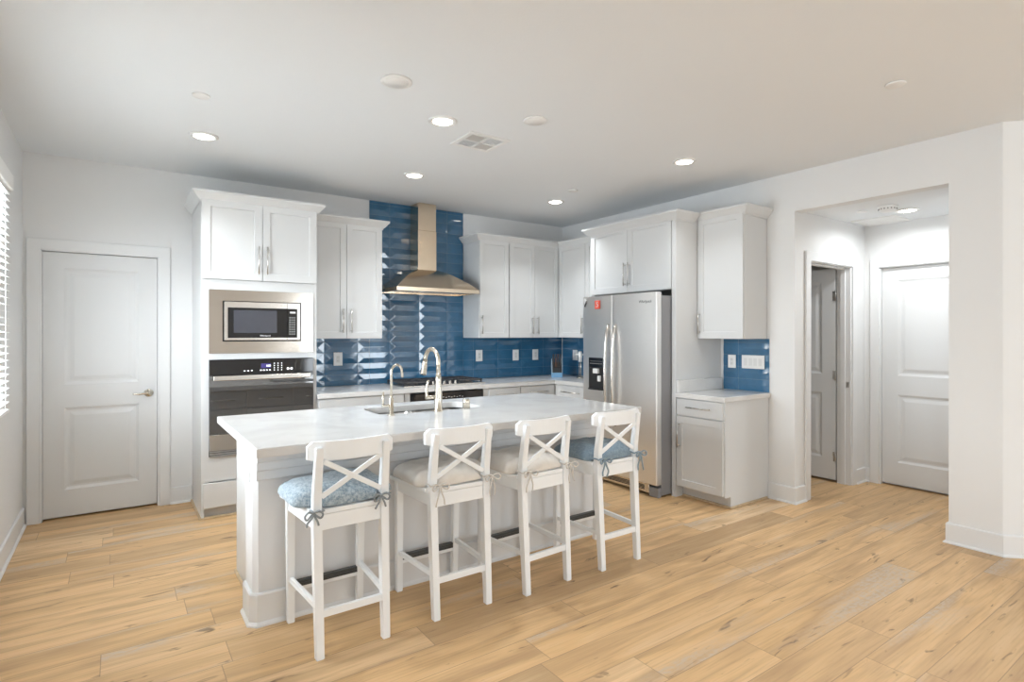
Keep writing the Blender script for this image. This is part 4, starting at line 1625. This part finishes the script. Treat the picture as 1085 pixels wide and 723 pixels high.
def make_stool(label):
    t = thing('bar_stool', label, 'bar stool', (0, 0, 0), SG)
    # rear legs with back posts (local: -y is the sitter's back)
    for s in (-1, 1):
        bm = B()
        def sec(xo, xi, y0, y1, z):
            a, b = sorted((s * xo, s * xi))
            return (a, b, y0, y1, z)
        loft(bm, [sec(0.168, 0.133, -0.215, -0.180, 0.0), sec(0.171, 0.134, -0.196, -0.157, 0.33), sec(0.174, 0.135, -0.184, -0.143, 0.60), sec(0.173, 0.136, -0.186, -0.147, 0.70), sec(0.168, 0.136, -0.214, -0.181, 0.912)], 0.003)
        obj('leg', bm, M_stool, t)
        bm = B()
        loft(bm, [sec(0.188, 0.155, 0.182, 0.215, 0.0), sec(0.196, 0.157, 0.168, 0.207, 0.614)], 0.003)
        obj('leg', bm, M_stool, t)
    # seat board
    bm = B()
    prism(bm, [(-0.134, -0.178), (0.134, -0.178), (0.134, -0.142), (0.180, -0.142), (0.222, 0.205), (0.212, 0.222), (-0.212, 0.222), (-0.222, 0.205), (-0.180, -0.142), (-0.134, -0.142)], 0.6145, 0.636, 0.004, 2)
    obj('seat', bm, M_stool, t)
    # aprons
    bm = B()
    box(bm, -0.1345, 0.1345, -0.176, -0.154, 0.545, 0.613, 0.002)
    obj('apron', bm, M_stool, t)
    bm = B()
    box(bm, -0.155, 0.155, 0.178, 0.198, 0.555, 0.613, 0.002)
    obj('apron', bm, M_stool, t)
    for s in (-1, 1):
        bm = B()
        x0, x1 = s * 0.172, s * 0.190
        prism(bm, [(x0 - 0.010 * s, -0.143), (x0 + 0.0 * s, -0.143), (x1, 0.168), (x1 - 0.018 * s, 0.168)] if s > 0 else [(x0 - 0.010 * s, -0.143), (x1 - 0.018 * s, 0.168), (x1, 0.168), (x0, -0.143)], 0.555, 0.613, 0.0015)
        obj('apron', bm, M_stool, t)
    # lower stretchers
    bm = B()
    box(bm, -0.136, 0.136, -0.198, -0.178, 0.172, 0.204, 0.002)
    obj('stretcher', bm, M_stool, t)
    for s in (-1, 1):
        bm = B()
        x0, x1 = s * 0.160, s * 0.180
        a, b = sorted((x0, x1))
        loftpts = [(a - 0.004 * s, b - 0.010 * s), (a, b)]
        prism(bm, [(s * 0.140, -0.165), (s * 0.160, -0.165), (s * 0.181, 0.178), (s * 0.163, 0.178)], 0.200, 0.226, 0.002)
        obj('stretcher', bm, M_stool, t)
    bm = B()
    box(bm, -0.158, 0.158, 0.186, 0.206, 0.150, 0.184, 0.002)
    fr = obj('stretcher', bm, M_stool, t)
    bm = B()
    box(bm, -0.157, 0.157, 0.181, 0.209, 0.1845, 0.198, 0.002)
    box(bm, -0.157, 0.157, 0.181, 0.1855, 0.170, 0.1845, 0.001)
    tg = obj('foot_rest', bm, M_grip, fr)
    tg['label'] = 'dark metal foot rest strip'
    # curved top rail
    bm = B()
    n = 18
    cols = []
    for k in range(n + 1):
        u = -1 + 2 * k / n
        x = 0.196 * u
        y = -0.174 - 0.044 * (1 - u * u)
        endc = max(0.0, (abs(u) - 0.86) / 0.14)
        zt = 0.936 - 0.022 * endc ** 2
        zb = 0.854 + 0.006 * endc ** 2
        xx = x - math.copysign(0.012, u) * 0  # plain ends
        cols.append([(x, y, zb), (x, y, zt), (x, y + 0.020, zt), (x, y + 0.020, zb)])
    vs = [[bm.verts.new(p) for p in cc] for cc in cols]
    fs = [bm.faces.new(vs[0]), bm.faces.new(vs[-1])]
    for a, b in zip(vs, vs[1:]):
        for i in range(4):
            fs.append(bm.faces.new((a[i], a[(i + 1) % 4], b[(i + 1) % 4], b[i])))
    es = [e for e in bm.edges if e.calc_face_angle(0) > 0.6]
    bmesh.ops.bevel(bm, geom=es, offset=0.005, segments=2, affect='EDGES')
    obj('top_rail', bm, M_stool, t)
    # crossed slats
    for s in (-1, 1):
        bm = B()
        p0 = Vector((-s * 0.134, -0.172, 0.690))
        p1 = Vector((s * 0.136, -0.198, 0.852))
        d = (p1 - p0).normalized()
        up = Vector((0, -0.15, 1)).normalized()
        sd = d.cross(Vector((0, 1, 0))).normalized()
        off = Vector((0, 0.004 * s, 0))
        w_, th = 0.0115, 0.006
        nv = d.cross(sd).normalized()
        vv = []
        for q in (p0, p1):
            for a, b in ((-1, -1), (1, -1), (1, 1), (-1, 1)):
                vv.append(bm.verts.new(q + off + sd * w_ * a + nv * th * b))
        fs = [bm.faces.new(vv[:4]), bm.faces.new(vv[4:])]
        for i in range(4):
            fs.append(bm.faces.new((vv[i], vv[(i + 1) % 4], vv[4 + (i + 1) % 4], vv[4 + i])))
        bmesh.ops.bevel(bm, geom=list(bm.edges), offset=0.0015, segments=1, affect='EDGES')
        obj('cross_slat', bm, M_stool, t)
    return t


def copy_tree(o, parent=None):
    kids = list(o.children)
    c = o.copy()
    COL.objects.link(c)
    if parent is not None:
        c.parent = parent
    for k in kids:
        copy_tree(k, c)
    return c


STOOLS = [(0.861, 2.443 + 0.215, 0.5), (1.427, 2.449 + 0.215, 0.0), (1.939, 2.413 + 0.215, 3.0), (2.502, 2.400 + 0.215, 0.0)]
SL = ['white cross-back bar stool under the mottled blue cushion, at the near end of the island',
      'white cross-back bar stool with cream cushion, next to the mottled blue cushion stool',
      'white cross-back bar stool with cream cushion, next to the plain blue cushion stool',
      'white cross-back bar stool under the plain blue cushion, at the refrigerator end of the island']
proto = make_stool(SL[0])
for i, (x, y, a) in enumerate(STOOLS):
    o = proto if i == 0 else copy_tree(proto)
    o.location = (x, y, 0)
    o.rotation_euler = (0, 0, R(a))
    o['label'] = SL[i]


# ------------------------------------------------------------------ cushions
def cushion(label, M_, pos, ang, h, wf, tuft, seed, dx=0.0, overhang=0.0):
    rnd = random.Random(seed)
    t = thing('seat_cushion', label, 'cushion', (0, 0, 0), 'tie-on seat cushions')
    bm = B()
    nu, nv = 32, 30
    y0, y1 = -0.172, 0.205
    ph = [rnd.uniform(0, 6.28) for _ in range(6)]

    def hw(y):
        k = min(1, max(0, (y + 0.150) / 0.055))
        k = k * k * (3 - 2 * k)
        return 0.127 * (1 - k) + wf * k

    def shape(u, v):
        y = y0 + (y1 - y0) * (v + 1) / 2
        # rounded corners at the front
        w_ = hw(y)
        fr = max(0, (v - 0.72) / 0.28)
        w_ *= 1 - 0.10 * fr ** 2
        x = w_ * u + dx * max(0, min(1, (y + 0.14) / 0.08))
        return x, y

    def thick(u, v):
        e = (1 - abs(u) ** 4) * (1 - abs(v) ** 4)
        e = max(0, e) ** 0.42
        wob = 0.10 * math.sin(3.1 * u + ph[0]) * math.sin(2.7 * v + ph[1]) + 0.05 * math.sin(9 * u + ph[2]) * math.sin(8 * v + ph[3]) + 0.03 * math.sin(17 * u + ph[4] + 5 * v)
        q = e * (1 + wob)
        if tuft:
            for a in (-0.42, 0.42):
                for b in (-0.42, 0.42):
                    q -= 0.42 * math.exp(-((u - a) ** 2 + (v - b) ** 2) / 0.018)
            # seams pulled in between the tufts
            q -= 0.07 * math.exp(-(min(abs(u - 0.42), abs(u + 0.42))) ** 2 / 0.004) + 0.07 * math.exp(-(min(abs(v - 0.42), abs(v + 0.42))) ** 2 / 0.004)
        return max(0.0, q)
    top = [[None] * (nv + 1) for _ in range(nu + 1)]
    bot = [[None] * (nv + 1) for _ in range(nu + 1)]
    for i in range(nu + 1):
        for j in range(nv + 1):
            u = math.sin(math.pi / 2 * (-1 + 2 * i / nu))
            v = math.sin(math.pi / 2 * (-1 + 2 * j / nv))
            x, y = shape(u, v)
            edge = 0.014
            q = thick(u, v)
            border = i in (0, nu) or j in (0, nv)
            vt = bm.verts.new((x, y, edge + (h - edge) * q))
            top[i][j] = vt
            if border:
                bot[i][j] = vt
            else:
                bot[i][j] = bm.verts.new((x, y, edge - edge * min(1, q * 1.6)))
    for i in range(nu):
        for j in range(nv):
            for g_, flip in ((top, False), (bot, True)):
                f = [g_[i][j], g_[i + 1][j], g_[i + 1][j + 1], g_[i][j + 1]]
                if flip:
                    f.reverse()
                if len(set(f)) == 4:
                    try:
                        bm.faces.new(f).smooth = True
                    except ValueError:
                        pass
    obj('cushion_pad', bm, M_, t, ID, True)
    t.location = pos
    t.rotation_euler = (0, 0, R(ang))
    return t


def bow(t, m, px, side, z, rad, style, seed):
    """tie around the back post at local x=px"""
    rnd = random.Random(seed)
    bm = B()
    # band around the post
    x0, x1, ya, yb = px - 0.0225, px + 0.0225, -0.2005 + 0.006, -0.141
    zz = z
    band = []
    for a, b in ((x0, ya), (x1, ya), (x1, yb), (x0, yb)):
        band.append((a, b))
    pts = []
    for k in range(4):
        a, b = band[k], band[(k + 1) % 4]
        for q in range(4):
            f = q / 4
            pts.append((a[0] * (1 - f) + b[0] * f, a[1] * (1 - f) + b[1] * f, zz + 0.004 * math.sin(k * 2 + q)))
    tube(bm, pts, rad, 8, closed=True)
    kx = x0 - 0.002 if side < 0 else x1 + 0.002
    ky = ya - 0.003
    K = Vector((kx, ky, zz))
    lathe(bm, (kx, ky, zz - rad * 2), [(0, 0), (rad * 1.6, rad), (rad * 2, rad * 2), (rad * 1.6, rad * 3), (0, rad * 4)], 10)
    ll = 0.038 if style == 'short' else 0.046
    for s in (-1, 1):
        lp = [K, K + Vector((s * ll * 0.6, -0.010, 0.010)), K + Vector((s * ll, -0.012, -0.006)), K + Vector((s * ll * 0.75, -0.008, -0.022)), K + Vector((s * 0.004, 0, -0.004))]
        tube(bm, smooth_path(lp, 4), rad, 8)
        tl = 0.055 if style == 'short' else 0.105
        tp = [K, K + Vector((s * 0.008, -0.006, -tl * 0.35)), K + Vector((s * (0.014 + 0.014 * rnd.random()), -0.004, -tl * 0.7)), K + Vector((s * (0.012 + 0.02 * rnd.random()), -0.004, -tl * (0.9 + 0.2 * rnd.random())))]
        tube(bm, smooth_path(tp, 4), rad, 8)
    return obj('tie', bm, m, t)


CU = [('mottled pale blue tie-on cushion on the stool nearest the oven tower', M_bluecush, 0.090, 0.230, False, M_tiegrey, 'short', 0.0044, -0.010),
      ('puffy cream cushion next to the mottled blue one', M_cream, 0.092, 0.220, True, M_tiecream, 'long', 0.0036, 0.0),
      ('puffy cream cushion next to the plain blue one', M_cream, 0.092, 0.220, True, M_tiecream, 'long', 0.0036, 0.0),
      ('plain denim blue tie-on cushion on the stool nearest the refrigerator', M_bluecush2, 0.088, 0.214, False, M_tieblue, 'long', 0.0048, 0.0)]
for i, (lab, m_, h_, wf, tf, tm, sty, rad, dx) in enumerate(CU):
    x, y, a = STOOLS[i]
    c_ = cushion(lab, m_, (0, 0, 0), 0, h_, wf, tf, 11 + i, dx)
    bow(c_, tm, -0.153, -1 if i in (0,) else 1, 0.020 if i != 0 else -0.004, rad, sty, 3 * i)
    bow(c_, tm, 0.153, -1 if i == 0 else 1, 0.024, rad, sty, 3 * i + 1)
    c_.location = (x, y, 0.6365)
    c_.rotation_euler = (0, 0, R(a))

# ------------------------------------------------------------------ blind at the left window
bl = thing('window_blind', 'white slatted blind with valance at the bright window on the left wall', 'blind', (XL, 3.4, 2.3))
bm = B()
box(bm, XL + 0.001, XL + 0.075, W1[0] - 0.03, 4.345, 2.235, 2.325, 0.004)
obj('valance', bm, M_blind, bl)
n = 31
bm = B()
for k in range(n):
    z = 2.225 - k * 0.0405
    vs = [(XL + 0.004, 0, z + 0.006), (XL + 0.054, 0, z - 0.006)]
    a = [bm.verts.new((vs[0][0], W1[0] - 0.01, vs[0][2])), bm.verts.new((vs[1][0], W1[0] - 0.01, vs[1][2])), bm.verts.new((vs[1][0], 4.385, vs[1][2])), bm.verts.new((vs[0][0], 4.385, vs[0][2]))]
    b = [bm.verts.new((v.co.x, v.co.y, v.co.z + 0.003)) for v in a]
    bm.faces.new(a)
    bm.faces.new(b)
    for i in range(4):
        bm.faces.new((a[i], a[(i + 1) % 4], b[(i + 1) % 4], b[i]))
obj('slats', bm, M_blind, bl)
bm = B()
box(bm, XL + 0.006, XL + 0.052, W1[0] - 0.01, 4.385, 0.945, 0.965, 0.003)
obj('bottom_rail', bm, M_blind, bl)
for yy in (4.24, 3.4, 2.6):
    bm = B()
    for dx in (0.006, 0.052):
        cyl(bm, (XL + dx, yy, 0.965), 0.0012, 1.28, 'z', 6)
    obj('ladder_cord', bm, M_blind, bl)

# ------------------------------------------------------------------ ceiling fittings
LG = 'recessed ceiling lamps'


def can(x, y, z, lab, power=6.4, r=0.090, spread=105):
    t = thing('recessed_light', lab, 'ceiling light', (x, y, z), LG)
    bm = B()
    lathe(bm, (x, y, z - 0.0005), [(r, 0), (r, -0.004), (r * 0.86, -0.009), (r * 0.72, -0.009), (r * 0.70, -0.002), (0, -0.002)], 36)
    obj('trim_ring', bm, M_white, t)
    bm = B()
    lathe(bm, (x, y, z - 0.0035), [(r * 0.69, 0), (r * 0.66, -0.004), (0, -0.006)], 32)
    obj('lens', bm, M_lens, t)
    l = bpy.data.lights.new('lamp', 'AREA')
    l.shape = 'DISK'
    l.size = r * 1.2
    l.energy = power
    l.spread = R(spread)
    l.color = (0.93, 0.97, 1.0)
    o = bpy.data.objects.new('lamp_light', l)
    COL.objects.link(o)
    o.parent = t
    o.location = (0, 0, -0.014)
    return t


for x, y, lab in ((0.475, 4.299, 'lit recessed ceiling lamp in front of the oven tower'), (1.668, 3.133, 'lit recessed ceiling lamp beside the square air vent'),
                  (2.043, 4.341, 'lit recessed ceiling lamp in front of the range hood'), (3.619, 4.389, 'lit recessed ceiling lamp toward the kitchen corner'),
                  (3.594, 2.793, 'lit recessed ceiling lamp in front of the refrigerator')):
    can(x, y, H, lab, 4.0 if lab.endswith(('tower', 'refrigerator')) else 6.4)
for x, y in ((0.9, -0.2), (2.5, 0.2), (0.9, -2.4)):  # unseen lamps added behind the camera to brighten the floor
    can(x, y, H, 'unseen recessed lamp added in the living end to light the floor', 4.8)
can(5.345, 1.920, HH, 'lit recessed lamp in the passage ceiling', 10.0, spread=165)


def disc(name, x, y, z, r, th, lab, cat, group=None, inner=False):
    t = thing(name, lab, cat, (x, y, z), group)
    bm = B()
    lathe(bm, (x, y, z - 0.0005), [(r, 0), (r, -th * 0.7), (r * 0.93, -th), (0, -th)], 32)
    obj('cover', bm, M_white, t)
    if inner:
        bm = B()
        lathe(bm, (x, y, z - th - 0.0004), [(r * 0.78, 0), (r * 0.76, -0.002), (0, -0.003)], 32)
        obj('face_disc', bm, M_white, t)
    return t


disc('sprinkler_cover', 0.381, 3.577, H, 0.045, 0.008, 'small white sprinkler cover on the ceiling near the oven tower lamp', 'sprinkler cover')
disc('sprinkler_cover', 3.470, 3.947, H, 0.043, 0.010, 'small sprinkler cover on the ceiling near the corner lamp', 'sprinkler cover')
disc('sprinkler_cover', 3.407, 1.278, H, 0.048, 0.008, 'small white sprinkler cover on the ceiling above the opening side', 'sprinkler cover')
disc('ceiling_speaker', 1.206, 2.782, H, 0.082, 0.009, 'round white ceiling cover left of the lamp over the island', 'ceiling cover', None, True)
disc('ceiling_speaker', 2.138, 2.793, H, 0.074, 0.009, 'round white ceiling cover right of the square air vent', 'ceiling cover', None, True)
disc('sprinkler_cover', 5.092, 2.156, HH, 0.040, 0.008, 'small sprinkler cover on the passage ceiling', 'sprinkler cover')

sm = thing('smoke_detector', 'round white smoke detector beside the passage lamp', 'smoke detector', (5.053, 1.951, HH))
bm = B()
lathe(bm, (5.053, 1.951, HH - 0.0005), [(0.070, 0), (0.070, -0.012), (0.062, -0.016), (0.060, -0.034), (0.048, -0.044), (0, -0.046)], 32)
obj('housing', bm, M_white, sm)
bm = B()
for k in range(16):
    t_ = 2 * math.pi * k / 16
    cx, cy = 5.053 + 0.0612 * math.cos(t_), 1.951 + 0.0612 * math.sin(t_)
    box(bm, cx - 0.004, cx + 0.004, cy - 0.004, cy + 0.004, HH - 0.031, HH - 0.020)
obj('vent_slots', bm, M_slotgrey, sm)

tp = thing('attic_hatch', 'flat white access panel in the passage ceiling', 'access panel', (5.62, 2.22, HH))
bm = B()
for q in ((5.45, 5.80, 2.05, 2.085), (5.45, 5.80, 2.365, 2.40), (5.45, 5.485, 2.085, 2.365), (5.765, 5.80, 2.085, 2.365)):
    box(bm, *q, HH - 0.012, HH - 0.0005, 0.002)
obj('frame', bm, M_white, tp)
bm = B()
box(bm, 5.486, 5.764, 2.086, 2.364, HH - 0.006, HH - 0.0005)
obj('panel', bm, M_white, tp)

vt = thing('air_vent', 'square white louvred air vent in the kitchen ceiling', 'air vent', (2.062, 3.327, H))
VX0, VX1, VY0, VY1 = 1.903, 2.220, 3.178, 3.470
bm = B()
f = 0.034
for q in ((VX0, VX1, VY0, VY0 + f), (VX0, VX1, VY1 - f, VY1), (VX0, VX0 + f, VY0 + f, VY1 - f), (VX1 - f, VX1, VY0 + f, VY1 - f)):
    box(bm, *q, H - 0.010, H - 0.0005, 0.003)
xm, ym = (VX0 + VX1) / 2, (VY0 + VY1) / 2
box(bm, xm - 0.010, xm + 0.010, VY0 + f, VY1 - f, H - 0.010, H - 0.0005)
box(bm, VX0 + f, VX1 - f, ym - 0.010, ym + 0.010, H - 0.010, H - 0.0005)
obj('frame', bm, M_white, vt)
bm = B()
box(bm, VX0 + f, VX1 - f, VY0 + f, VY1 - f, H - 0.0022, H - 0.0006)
obj('duct_shade_sheet', bm, M_ductshade, vt)  # flat dark sheet stands in for the shaded duct above the louvres
bm = B()
for qx in (0, 1):
    for qy in (0, 1):
        ax, bx_ = (VX0 + f, xm - 0.010) if qx == 0 else (xm + 0.010, VX1 - f)
        ay, by_ = (VY0 + f, ym - 0.010) if qy == 0 else (ym + 0.010, VY1 - f)
        for k in range(7):
            t_ = (k + 0.5) / 7
            if (qx + qy) % 2 == 0:
                c_ = ay + (by_ - ay) * t_
                box(bm, ax, bx_, c_ - 0.0016, c_ + 0.0016, H - 0.009, H - 0.0024)
            else:
                c_ = ax + (bx_ - ax) * t_
                box(bm, c_ - 0.0016, c_ + 0.0016, ay, by_, H - 0.009, H - 0.0024)
obj('louvres', bm, M_white, vt)
